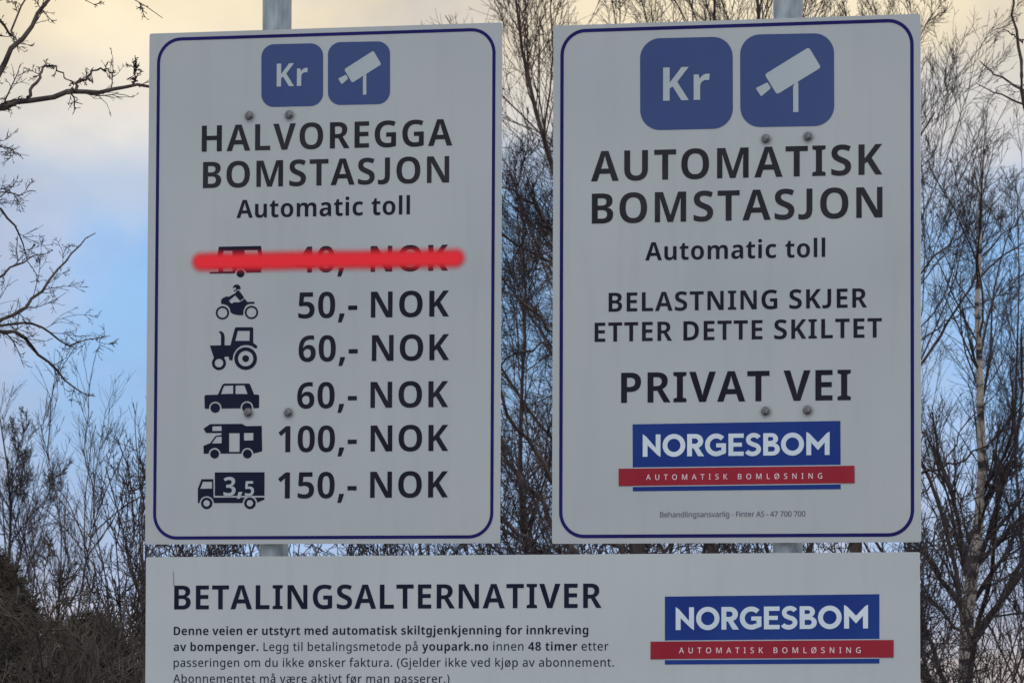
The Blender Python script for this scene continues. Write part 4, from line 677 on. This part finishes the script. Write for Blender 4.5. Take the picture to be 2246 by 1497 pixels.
# posts: galvanised tube, cap, foot plate; each sign holds on by clamp brackets
def post(px, label):
    p = at(px, 748, SD)
    # onto the sign plane, then behind it
    d = p - Vector((0, 0, EYE)); t = (PLANE_O - Vector((0, 0, EYE))).dot(PLANE_N) / d.dot(PLANE_N)
    q = Vector((0, 0, EYE)) + d*t; q = q + d*(.045/d.dot(PLANE_N))
    m = Matrix.Translation((q.x, q.y, 0)) @ Matrix.Rotation(YAW, 4, 'Z')
    r = empty('sign_post', m); tag(r, label, 'post', 'galvanised posts that carry the signs')
    seg = 32; V = []; F = []
    zs_ = [0, .8, 1.6, 2.4, 3.45]
    for z in zs_: V += [(.030*math.cos(2*math.pi*i/seg), .030*math.sin(2*math.pi*i/seg), z) for i in range(seg)]
    for j in range(len(zs_)-1): F += [(j*seg+i, j*seg+(i+1) % seg, (j+1)*seg+(i+1) % seg, (j+1)*seg+i) for i in range(seg)]
    link_mesh('tube', V, F, M_galv, r, True)
    V = []; F = []
    prof = [(.0325, 3.43), (.0325, 3.455), (.026, 3.468), (.010, 3.474)]
    for rr, z in prof: V += [(rr*math.cos(2*math.pi*i/seg), rr*math.sin(2*math.pi*i/seg), z) for i in range(seg)]
    for j in range(len(prof)-1): F += [(j*seg+i, j*seg+(i+1) % seg, (j+1)*seg+(i+1) % seg, (j+1)*seg+i) for i in range(seg)]
    F.append(tuple(range(3*seg, 4*seg)))
    link_mesh('cap', V, F, M_bolt, r, True)
    V = []; F = []
    prof = [(.11, -.02), (.11, .03), (.10, .04), (.031, .045)]
    for rr, z in prof: V += [(rr*math.cos(2*math.pi*i/seg), rr*math.sin(2*math.pi*i/seg), z) for i in range(seg)]
    for j in range(len(prof)-1): F += [(j*seg+i, j*seg+(i+1) % seg, (j+1)*seg+(i+1) % seg, (j+1)*seg+i) for i in range(seg)]
    link_mesh('concrete_footing', V, F, M_conc, r, False)
    return r
M_conc = material('concrete', (.3, .3, .29), .9); noise_colour(M_conc, (.2, .2, .19), (.36, .35, .33), 30, 6, bump=.3)
post_a = post(603.5, 'galvanised steel tube post rising behind the price sign')
post_b = post(1728, 'galvanised steel tube post rising behind the private road notice sign')
def clamp(s, pst, v):
    p = s.m.inverted() @ Vector((pst.matrix_world.translation.x, pst.matrix_world.translation.y, 0)); x = p.x; c = p.y
    V = []; F = []
    def bx(x0, y0, z0, x1, y1, z1):
        b = len(V); V.extend([(a, bb, cc) for a in (x0, x1) for bb in (y0, y1) for cc in (z0, z1)])
        F.extend([tuple(b+i for i in f) for f in ((0, 1, 3, 2), (4, 6, 7, 5), (0, 4, 5, 1), (2, 3, 7, 6), (0, 2, 6, 4), (1, 5, 7, 3))])
    bx(x-.06, .0045, v-.015, x+.06, .0105, v+.015)
    n = 12; b = len(V)
    for i in range(n+1):
        a = math.pi*i/n
        for r_ in (.0315, .0355):
            for z in (v-.012, v+.012): V.append((x+r_*math.cos(a), c+r_*math.sin(a), z))
    for i in range(n):
        q = b+4*i
        F.extend([(q, q+4, q+5, q+1), (q+2, q+3, q+7, q+6), (q, q+2, q+6, q+4), (q+1, q+5, q+7, q+3)])
    link_mesh('clamp', V, F, M_galv, s.root)
clamp(left, post_a, left.px(590, 254)[1]); clamp(left, post_a, left.px(590, 906)[1])
clamp(right, post_b, right.px(1728, 302)[1]); clamp(right, post_b, right.px(1728, 900)[1])
for p_ in (post_a, post_b): clamp(bottom, p_, bottom.px(1000, 1660)[1])

# ---------------------------------------------------------------- ground
M_ground = material('heath_ground', (.08, .07, .05), .95); noise_colour(M_ground, (.045, .042, .026), (.12, .10, .065), .9, 8, bump=.6)
M_gravel = material('gravel_road', (.2, .19, .18), .95); noise_colour(M_gravel, (.12, .115, .11), (.26, .25, .24), 18, 8, bump=.5)
def hgt(x, y):
    r = math.hypot(x, y-12)
    return 0 if r < 9 else min(1, (r-9)/25) * .35 * (math.sin(x*.11+1)*math.cos(y*.09) - .9)
V = []; F = []; rings = [0, 3, 6, 9, 13, 18, 25, 35, 50, 75, 120, 200, 400, 900, 2200, 4800]; sg = 48
V.append((0, 12, 0))
for r in rings[1:]: V += [(r*math.cos(2*math.pi*i/sg), 12+r*math.sin(2*math.pi*i/sg), hgt(r*math.cos(2*math.pi*i/sg), 12+r*math.sin(2*math.pi*i/sg)) if r < 300 else -.6) for i in range(sg)]
for i in range(sg): F.append((0, 1+i, 1+(i+1) % sg))
for j in range(len(rings)-2): F += [(1+j*sg+i, 1+(j+1)*sg+i, 1+(j+1)*sg+(i+1) % sg, 1+j*sg+(i+1) % sg) for i in range(sg)]
tag(link_mesh('ground', V, F, M_ground, smooth=True), 'rough heath ground', kind='structure')
V = []; F = []
for i in range(41):
    x = -60+3*i; V += [(x, 3.4+.3*math.sin(x*.1), .012 if abs(x) < 12 else -.2), (x, 7.6+.3*math.sin(x*.1), .012 if abs(x) < 12 else -.2)]
V = [(x, y, max(z, hgt(x, y)+.015)) for x, y, z in V]
F = [(2*i, 2*i+2, 2*i+3, 2*i+1) for i in range(40)]
tag(link_mesh('gravel_road', V, F, M_gravel), kind='structure')

# ---------------------------------------------------------------- trees
def unit(a): return a / np.maximum(np.linalg.norm(a, axis=-1, keepdims=True), 1e-9)
def grow(rng, P, D, Ls, R0, R1, nseg, wob, up):
    n = len(P); pts = np.zeros((n, nseg+1, 3)); pts[:, 0] = P; d = unit(D.copy()); bend = rng.normal(0, wob*.5, (n, 3))
    for i in range(nseg):
        d = unit(d + rng.normal(0, wob, (n, 3)) + bend + np.array([0, 0, 1.])*up)
        pts[:, i+1] = pts[:, i] + d*(Ls/nseg)[:, None]
    t = np.linspace(0, 1, nseg+1)[None]; return pts, R0[:, None]*(1-t) + R1[:, None]*t
def branch(rng, pts, rad, per, tmin, tmax, amin, amax, lf, rf, nseg, wob, up, minr=.0012, keep=None):
    n, m, _ = pts.shape
    idx = np.repeat(np.arange(n), per); t = rng.uniform(tmin, tmax, len(idx))
    x = t*(m-1); i = np.minimum(x.astype(int), m-2); f = (x-i)[:, None]
    P = pts[idx, i]*(1-f) + pts[idx, i+1]*f; tan = unit(pts[idx, i+1]-pts[idx, i])
    side = unit(np.cross(tan, rng.normal(0, 1, tan.shape))); ang = np.radians(rng.uniform(amin, amax, len(idx)))[:, None]
    D = tan*np.cos(ang) + side*np.sin(ang)
    Lp = np.linalg.norm(np.diff(pts, axis=1), axis=2).sum(1)[idx]
    Ls = Lp*lf*(1.08-.75*t)*rng.uniform(.6, 1.25, len(idx)); r = (rad[idx, i]*(1-f[:, 0])+rad[idx, i+1]*f[:, 0])
    R0 = np.maximum(r*rf*rng.uniform(.7, 1.05, len(idx)), minr)
    if keep is not None:
        k = keep(P); P, D, Ls, R0 = P[k], D[k], Ls[k], R0[k]
    return grow(rng, P, D, Ls, R0, np.maximum(R0*.35, minr*.55), nseg, wob, up)
_th = np.random.default_rng(99)
def fine(P):
    """thins the finest twigs far outside the part of the trees that could be seen"""
    d = P - np.array([0, 0, EYE]); z = d @ np.array(CF); x = PW/2 + FPX*(d @ np.array(CR))/z; y = PH/2 - FPX*(d @ np.array(CU))/z
    out = (x < -380) | (x > PW+380) | (y < -260) | (y > PH+150)
    mid = ((x > 420) & (x < 1000) | (x > 1310) & (x < 1930)) & (y > 130) & (y < 1120)
    return _th.random(len(P)) < np.where(out, .06, np.where(mid, .45, 1.))
def tubes(lst, sides):
    """vertices and quads of tubes round all the given polylines"""
    Vs, Fs, base = [], [], 0
    for pts, rad in lst:
        n, m, _ = pts.shape
        if n == 0: continue
        tan = np.empty_like(pts); tan[:, 1:-1] = pts[:, 2:]-pts[:, :-2]; tan[:, 0] = pts[:, 1]-pts[:, 0]; tan[:, -1] = pts[:, -1]-pts[:, -2]
        tan = unit(tan); ref = np.where(np.abs(tan[:, :1, 2:3]) > .85, np.array([1., 0, 0]), np.array([0, 0, 1.]))
        u = unit(np.cross(tan, ref)); v = np.cross(tan, u)
        a = 2*np.pi*np.arange(sides)/sides
        ring = pts[:, :, None] + rad[:, :, None, None]*(u[:, :, None]*np.cos(a)[None, None, :, None] + v[:, :, None]*np.sin(a)[None, None, :, None])
        Vs.append(ring.reshape(-1, 3))
        b = base + (np.arange(n)[:, None, None]*m + np.arange(m-1)[None, :, None])*sides; k = np.arange(sides)[None, None]; k2 = (k+1) % sides
        Fs.append(np.stack([b+k, b+k2, b+sides+k2, b+sides+k], -1).reshape(-1, 4)); base += n*m*sides
    return np.concatenate(Vs), np.concatenate(Fs)
def quad_object(name, V, F, mat, parent=None, smooth=True):
    me = bpy.data.meshes.new(name); me.vertices.add(len(V)); me.vertices.foreach_set('co', V.astype(np.float32).ravel())
    me.loops.add(F.size); me.loops.foreach_set('vertex_index', F.astype(np.int32).ravel())
    me.polygons.add(len(F)); me.polygons.foreach_set('loop_start', np.arange(0, F.size, 4, dtype=np.int32))
    me.polygons.foreach_set('loop_total', np.full(len(F), 4, np.int32))
    me.polygons.foreach_set('use_smooth', np.full(len(F), smooth)); me.update(calc_edges=True)
    me.materials.append(mat); o = bpy.data.objects.new(name, me); col.objects.link(o)
    if parent: o.parent = parent
    return o
def one(P, R):
    return np.array([P], float), np.array([R], float)
def resample(P, R, m, rng=None, wob=0):
    P = np.array(P, float); d = np.r_[0, np.cumsum(np.linalg.norm(np.diff(P, axis=0), axis=1))]; s = np.linspace(0, d[-1], m)
    # smooth curve through the points
    Q = np.stack([np.interp(s, d, P[:, i]) for i in range(3)], 1)
    K = Q.copy(); K[1:-1] = (Q[:-2] + 2*Q[1:-1] + Q[2:])/4; Q = K
    if rng is not None: Q[1:] += rng.normal(0, wob, Q[1:].shape)
    return one(Q, np.interp(s, d, R))
TRIS = [0]
def finish_tree(name, label, cat, group, base, trunks, limbs, twigs, mt, ml, mw, sides=3):
    root = empty(name, Matrix.Translation(base)); tag(root, label, cat, group); b = np.array(base)
    def sub(l): return [(p-b, r) for p, r in l]
    for t in trunks: quad_object('trunk', *tubes(sub([t]), 10), mt, root)
    cnt = 0
    for p, r in limbs:
        for i in range(len(p)):
            if cnt < 300: quad_object('branch', *tubes(sub([(p[i:i+1], r[i:i+1])]), 6), ml, root); cnt += 1
    V, F = tubes(sub(twigs), sides); TRIS[0] += 2*len(F)
    o = quad_object('twigs', V, F, mw, root); o['kind'] = 'stuff'
    return root
BARE = 'bare trees behind the signs'
def bare_tree(name, label, px, Y, top, seed, spread=38, limbs=14, dens=(8, 7, 5), r0=.07, lean=0, mt=None, mw=None, tmin=.22, lf=.55, up=.10, path=None, minr=.0022, cat='tree', group=BARE, wob=.09, extra=()):
    """a tree whose foot stands under pixel px at depth Y and whose tip reaches pixel row `top`"""
    rng = np.random.default_rng(seed)
    foot = at(px, 1500, Y); foot.z = hgt(foot.x, foot.y)-.05
    tip = at(px+lean, top, Y)
    if path: P = [tuple(foot)] + [tuple(at(x, y, Y)) for x, y in path]
    else:
        P = [tuple(foot + (tip-foot)*t + Vector((rng.normal(0, .05), rng.normal(0, .05), 0))*(1 if t > 0 else 0)) for t in np.linspace(0, 1, 7)]
    tr = resample(P, np.linspace(r0, r0*.12, len(P)), 18, rng, r0*.12)
    L1 = branch(rng, *tr, limbs, tmin, .95, spread*.6, spread*1.35, lf, .50, 9, wob, up, .004)
    ex = []
    for Q, ra, rb in extra:
        w = [tuple(at(x, y, Y + rng.normal(0, .15))) for x, y in Q]; ex.append(resample(w, np.linspace(ra, rb, len(w)), 10, rng, .006))
    tw = []
    for a in [L1] + ex:
        dn = dens[0] if a is L1 else dens[0]*2
        L2 = branch(rng, *a, dn, .12, .98, 16, 46, .56, .5, 6, wob*.9, up*.9, minr*1.5)
        L3 = branch(rng, *L2, dens[1], .1, 1., 16, 48, .58, .62, 4, wob*1.1, up*.8, minr*1.2, fine)
        tw += [L2, L3]
        if dens[2]: tw.append(branch(rng, *L3, dens[2], .1, 1., 16, 50, .55, .7, 3, wob*1.1, up*.7, minr, fine))
    top_tw = branch(rng, *tr, 30, .5, 1., 16, 42, .22, .4, 6, wob*.7, up, minr)
    tw.append(top_tw); tw.append(branch(rng, *top_tw, 9, .1, 1., 16, 46, .6, .6, 4, wob, up, minr, fine))
    return finish_tree(name, label, cat, group, tuple(foot), [tr], [L1] + ex, tw, mt or M_bark, M_bark if mt is None else M_twig, mw or M_twig)
# right of the signs: a birch with pale trunk, and the crowns that fan up round it
bare_tree('birch_tree', 'slender birch with pale, dark-banded trunk right of the signs', 2112, 30, 150, 11, 46, 16, (8, 8, 3), .046, mt=M_birch, tmin=.32, lf=.40, up=.06, minr=.0011,
          path=[(2118, 1440), (2122, 1340), (2138, 1240), (2158, 1150), (2152, 1040), (2150, 900), (2146, 760), (2143, 600), (2150, 450), (2158, 330)],
          extra=[([(2118, 1340), (2078, 1290), (2032, 1215), (1982, 1150)], .020, .005), ([(2128, 1262), (2104, 1170), (2088, 1080), (2052, 1000), (2040, 900)], .017, .005), ([(2126, 1330), (2180, 1250), (2238, 1160), (2310, 1060)], .017, .005),
                 ([(2140, 1245), (2196, 1180), (2250, 1120), (2330, 1070)], .016, .005), ([(2154, 1110), (2195, 1058), (2250, 1015)], .010, .004), ([(2116, 1400), (2060, 1330), (2000, 1290)], .010, .004)])
bare_tree('bare_tree', 'tall bare tree behind the private road notice, its crown fanning up past the top edge', 1740, 46, -420, 12, 32, 24, (11, 9, 4), .05, lean=-90, up=.12, minr=.0022, lf=.50)
bare_tree('bare_tree', 'bare tree behind the left part of the private road notice, leaning toward the gap', 1420, 40, -380, 13, 46, 20, (9, 8, 3), .042, mw=M_twig2, up=.10, minr=.0019, lf=.36,
          path=[(1400, 1250), (1330, 800), (1262, 520), (1218, 390), (1165, 230), (1135, 60), (1115, -160)])
bare_tree('bare_tree', 'wide bare tree far behind the centre of the private road notice', 1560, 55, -300, 15, 44, 22, (13, 10, 4), .06, up=.09, minr=.0025, lf=.55)
bare_tree('bare_tree', 'bare tree at the right edge whose rounded crown stops below the cloud', 2235, 52, 420, 16, 30, 15, (9, 8, 3), .03, up=.10, minr=.0019, lf=.5)
bare_tree('bare_tree', 'bare tree with rising sprays just beyond the top right corner of the private road notice', 1985, 44, 70, 19, 34, 26, (10, 8, 3), .034, up=.08, minr=.0018, lf=.44, tmin=.36)
# left
bare_tree('bare_tree', 'fine-twigged round bare tree at the left edge above the dark bushes', 20, 46, 890, 21, 30, 18, (10, 9, 4), .035, up=.10, minr=.0019, lf=.42, tmin=.1)
for i, (px, Y, top, sd) in enumerate([(120, 30, 930, 31), (172, 28, 980, 32), (225, 34, 900, 33), (285, 30, 1040, 34), (326, 29, 890, 35), (60, 28, 1050, 36)]):
    bare_tree('sapling', ['leftmost forked sapling over the dark bushes', 'slim sapling rising left of the price sign with crossing stems', 'tall thin sapling midway between left edge and price sign', 'low wispy sapling close to the price sign',
               'sapling whose twigs touch the left edge of the price sign', 'short sapling poking out of the dark bushes at the left edge'][i],
              px, Y, top, sd, 22, 7, (3, 3, 2), .013, lean=(-20, 45, -10, 30, -15, 10)[i], up=.14, minr=.0014, lf=.5, tmin=.25, group='saplings left of the price sign', cat='sapling', wob=.12)
# a near tree stands outside the left edge and reaches in with hand-placed limbs
def near_tree(label, px, Y, top, limbs, seed, r0, side=(9, 6), lf=.22, wobble=.004, third=2, rs=1.):
    rng = np.random.default_rng(seed)
    foot = at(px, 1500, Y); foot.z = 0; tip = at(px, top, Y)
    tr = resample([tuple(foot + (tip-foot)*t) for t in np.linspace(0, 1, 6)], np.linspace(r0, r0*.3, 6), 16, rng, .012)
    L1 = []
    for P, ra, rb, dy in limbs:
        w = [tuple(at(x, y, Y + dy*i/(len(P)-1))) for i, (x, y) in enumerate(P)]
        # root the limb in the trunk
        w = ([tuple(at(px, P[0][1] + 60, Y))] if P[0][0] < 0 or (1290 < P[0][0] < 1500 or P[0][0] > 2300 or 1900 < P[0][0] < 2000) else []) + w; ra *= rs; rb *= rs
        L1.append(resample(w, np.linspace(ra*1.15, rb, len(w)), 22, rng, wobble))
    tw = []
    for l in L1:
        a = branch(rng, *l, side[0], .25, 1., 25, 65, lf, .42, 6, .16, .05, .0013)
        b = branch(rng, *a, side[1], .1, 1., 20, 60, .5, .6, 4, .16, .05, .0011)
        tw += [a, b, branch(rng, *b, third, .2, 1., 20, 60, .5, .7, 2, .16, .04, .0010, fine)]
    buds = np.concatenate([branch(rng, *l, 26, .3, 1., 40, 85, .015, .5, 1, 0, 0, .0012)[0] for l in L1])
    tw.append((buds, np.full(buds.shape[:2], .0016)))
    return finish_tree('bare_tree', label, 'tree', BARE, tuple(foot), [tr], L1, tw, M_bark, M_bark, M_twig)
near_tree('near bare tree off the left edge with a knobbly limb reaching the price sign', -420, 14.5, -400,
   [([(-60, 250), (0, 236), (62, 214), (140, 206), (200, 207), (245, 196), (282, 184), (332, 190), (420, 205)], .0135, .0045, .6),
    ([(-90, 330), (-30, 210), (5, 140), (38, 95), (75, 55), (100, 5), (130, -60)], .0125, .006, .3),
    ([(150, 206), (175, 180), (190, 165), (215, 152), (232, 155), (248, 168)], .0062, .002, .1),
    ([(60, 214), (82, 180), (85, 150), (100, 140), (125, 148), (160, 190)], .006, .002, .2),
    ([(292, 184), (298, 160), (302, 125)], .0045, .002, .0),
    ([(-60, 20), (40, -50), (150, -60), (250, -30), (320, 20), (352, 36)], .004, .0012, .0),
    ([(-60, 60), (20, -20), (90, -40), (160, -20), (215, 12)], .004, .0012, .2),
    ([(-40, 30), (8, 40), (25, 100), (45, 10), (60, -40)], .006, .003, .4)], 51, .07, (13, 7), .16, rs=.72, third=3)
near_tree('bare tree off the left edge with long drooping limbs arching over the blue sky', -330, 18, 200,
   [([(-60, 740), (0, 700), (55, 680), (90, 640), (125, 600), (150, 560), (185, 530), (208, 512)], .010, .002, .5),
    ([(-60, 715), (0, 722), (40, 735), (80, 770), (115, 800), (150, 850), (210, 870)], .012, .002, .4),
    ([(-60, 705), (0, 716), (60, 700), (110, 730), (150, 760), (210, 742), (240, 738)], .008, .0015, .8),
    ([(-60, 640), (0, 610), (30, 580), (55, 570), (80, 560), (115, 545)], .007, .0015, .3),
    ([(-60, 420), (0, 460), (30, 490), (50, 530), (60, 560), (85, 610)], .007, .0015, .3),
    ([(-60, 300), (0, 318), (30, 330), (48, 345)], .006, .0012, .3),
    ([(-60, 440), (0, 415), (40, 430), (78, 420)], .006, .0012, .3)], 52, .05, (11, 7), .24, third=3, rs=.72)
near_tree('bare tree with dark diagonal limbs crossing the gap between the upright signs', 1400, 26, 500,
   [([(1320, 1290), (1240, 1195), (1185, 1100), (1110, 1010), (1070, 890)], .019, .008, .6),
    ([(1320, 1180), (1240, 1110), (1180, 1000), (1130, 930), (1092, 850), (1070, 700)], .014, .005, -.4),
    ([(1310, 1330), (1200, 1225), (1130, 1165), (1070, 1110), (1000, 1080)], .016, .006, .3),
    ([(1320, 900), (1250, 830), (1200, 720), (1150, 660), (1100, 640), (1050, 560)], .009, .004, .3),
    ([(1320, 640), (1240, 540), (1190, 470), (1130, 420), (1070, 400)], .009, .004, -.2),
    ([(1330, 720), (1240, 750), (1170, 760), (1100, 800), (1050, 820)], .007, .003, .2)], 53, .05, (26, 12), .30, wobble=.012, third=3)
bare_tree('bare_tree', 'slim bare tree in the gap, a fine web of twigs behind the thick limbs', 1165, 40, 440, 56, 42, 20, (11, 9, 4), .04, lean=-20, mw=M_twig, up=.06, minr=.0018, lf=.5, tmin=.2)
near_tree('bare tree whose low dark limbs fan out behind the birch', 1880, 30, 500,
   [([(1960, 860), (2020, 800), (2090, 700), (2160, 560), (2230, 480), (2300, 400)], .014, .004, .4),
    ([(1960, 1050), (2030, 1040), (2100, 1020), (2190, 960), (2280, 880)], .015, .004, -.3),
    ([(1960, 640), (2030, 590), (2080, 540), (2120, 430), (2150, 300)], .011, .003, .3),
    ([(1960, 780), (2030, 740), (2100, 690), (2200, 640), (2290, 560)], .009, .003, .1),
    ([(1960, 1120), (2030, 1080), (2110, 940), (2180, 860), (2260, 700)], .008, .003, .1)], 54, .06, (16, 9), .28, wobble=.010, third=2, rs=.68)

near_tree('small bare tree just outside the right edge, reaching in with two thin limbs', 2480, 22, -300,
   [([(2330, 440), (2262, 330), (2246, 210), (2234, 100), (2222, 30), (2212, -60)], .010, .004, .0),
    ([(2330, 240), (2250, 200), (2205, 176), (2172, 158), (2150, 136)], .007, .002, .2),
    ([(2330, 300), (2250, 236), (2210, 212), (2172, 200), (2140, 178)], .006, .0015, -.2),
    ([(2250, 92), (2236, 86), (2215, 74), (2203, 66)], .004, .0015, .0)], 55, .05, (7, 4), .16, third=2)
# shrubs: stems fanning out of one foot, dense twigs
def shrub(name, label, px, Y, top, width, n, seed, dens=(7, 6, 3), minr=.0022, mat=None, group='bare shrubs below and behind the signs', fan=30, up=.05):
    rng = np.random.default_rng(seed); foot = at(px, 1500, Y); foot.z = hgt(foot.x, foot.y)-.04; tip = at(px, top, Y); H = tip.z - foot.z
    a = rng.uniform(0, 2*np.pi, n); tl = np.radians(np.abs(rng.normal(0, fan, n))).clip(0, 1.2)
    D = np.stack([np.sin(tl)*np.cos(a), np.sin(tl)*np.sin(a), np.cos(tl)], 1)
    wm = width*Y/FPX*.5
    P = np.array(foot)[None] + np.stack([np.cos(a)*rng.uniform(0, wm*.7, n), np.sin(a)*rng.uniform(0, wm*.7, n), np.zeros(n)], 1)
    L0 = grow(rng, P, D, H*rng.uniform(.7, 1.05, n), rng.uniform(.007, .013, n), np.full(n, .003), 9, .07, up)
    L1 = branch(rng, *L0, dens[0], .12, 1., 18, 55, .45, .6, 6, .12, up, .003)
    L2 = branch(rng, *L1, dens[1], .1, 1., 18, 60, .5, .6, 4, .14, up, minr, fine)
    tw = [L1, L2]
    if dens[2]: tw.append(branch(rng, *L2, dens[2], .1, 1., 18, 60, .6, .7, 2, .14, up, minr*.9, fine))
    root = empty(name, Matrix.Translation(foot)); tag(root, label, 'shrub', group); b = np.array(foot)
    for i in range(n): quad_object('stem', *tubes([(L0[0][i:i+1]-b, L0[1][i:i+1])], 6), M_bark, root)
    V, F = tubes([(p-b, r) for p, r in tw], 3); TRIS[0] += 2*len(F)
    o = quad_object('twigs', V, F, mat or M_twig, root); o['kind'] = 'stuff'
    return root
SH = [('dark dense bush filling the lower left corner', 30, 21, 1210, 260, 54, 61, (9, 8, 4), .0026, M_dark),
      ('dark bush sloping down toward the price sign, right of the corner bush', 170, 19, 1340, 240, 44, 62, (9, 8, 3), .0028, M_dark),
      ('low brown thicket touching the left edge of the payment sign', 290, 23, 1370, 220, 40, 63, (8, 7, 4), .0026, M_dark),
      ('brown shrub behind the left half of the payment sign', 480, 25, 1040, 330, 46, 64, (9, 8, 4), .0024, None),
      ('shrub behind the payment sign, under the price sign', 820, 27, 1030, 360, 46, 65, (9, 8, 4), .0026, None),
      ('shrub behind the payment sign below the gap of the upright signs', 1120, 24, 1050, 300, 40, 66, (9, 8, 4), .0024, None),
      ('shrub behind the payment sign, under the private road notice', 1500, 27, 1010, 360, 46, 67, (9, 8, 4), .0026, None),
      ('shrub behind the right end of the payment sign', 1880, 28, 1030, 330, 40, 68, (9, 8, 4), .0024, None),
      ('open twiggy shrub around the foot of the birch', 2110, 40, 1250, 330, 22, 69, (8, 6, 3), .0013, None),
      ('low shrub in the lower right corner', 2230, 32, 1330, 240, 22, 70, (7, 6, 3), .0012, None)]
for lb, px, Y, top, w, n, sd, dn, mr_, mt_ in SH: shrub('bare_shrub', lb, px, Y, top, w, n, sd, dn, mr_, mt_)
# evergreen core of the corner: a juniper of short dense sprays
def juniper(label, px, Y, top, width, seed, n=12500):
    rng = np.random.default_rng(seed); foot = at(px, 1500, Y); foot.z = hgt(foot.x, foot.y)-.05; tip = at(px, top, Y)
    H = tip.z-foot.z; W = width*Y/FPX*.5; root = empty('juniper_bush', Matrix.Translation(foot)); tag(root, label, 'bush')
    tr = grow(rng, np.zeros((7, 3)), np.stack([rng.normal(0, .35, 7), rng.normal(0, .35, 7), np.ones(7)], 1), np.full(7, H*.8), np.full(7, .02), np.full(7, .006), 8, .06, .1)
    for i in range(7): quad_object('stem', *tubes([(tr[0][i:i+1], tr[1][i:i+1])], 6), M_bark, root)
    a = rng.uniform(0, 2*np.pi, n); z = rng.uniform(0, 1, n)**.8; prof = np.sqrt(np.clip(1-z**2.2, 0, 1))*(1+.16*np.sin(3*a+5*z)+.1*np.sin(7*a+z*11)); rr = rng.uniform(.2, 1, n)**.45*prof
    P = np.stack([W*rr*np.cos(a), W*rr*np.sin(a), H*z*.94], 1); D = np.stack([np.cos(a)*.6, np.sin(a)*.6, np.full(n, .35)], 1)+rng.normal(0, .8, (n, 3))
    S_ = grow(rng, P, D, rng.uniform(.035, .095, n), rng.uniform(.0026, .0048, n), np.full(n, .0010), 2, .2, .03)
    B_ = branch(rng, *S_, 3, .1, .9, 25, 60, .7, .8, 1, .1, .03, .0020)
    V, F = tubes([S_, B_], 3); TRIS[0] += 2*len(F); o = quad_object('foliage', V, F, M_juni, root); o['kind'] = 'stuff'
M_juni = material('juniper_foliage', (.04, .036, .03), .9, spec=.15); noise_colour(M_juni, (.030, .026, .022), (.10, .080, .062), 2.5, 5)
juniper('big dark brown juniper in the lower left corner', -50, 22.5, 1140, 560, 81)
juniper('lower dark juniper between the corner and the price sign', 200, 24.5, 1300, 460, 82, 10000)
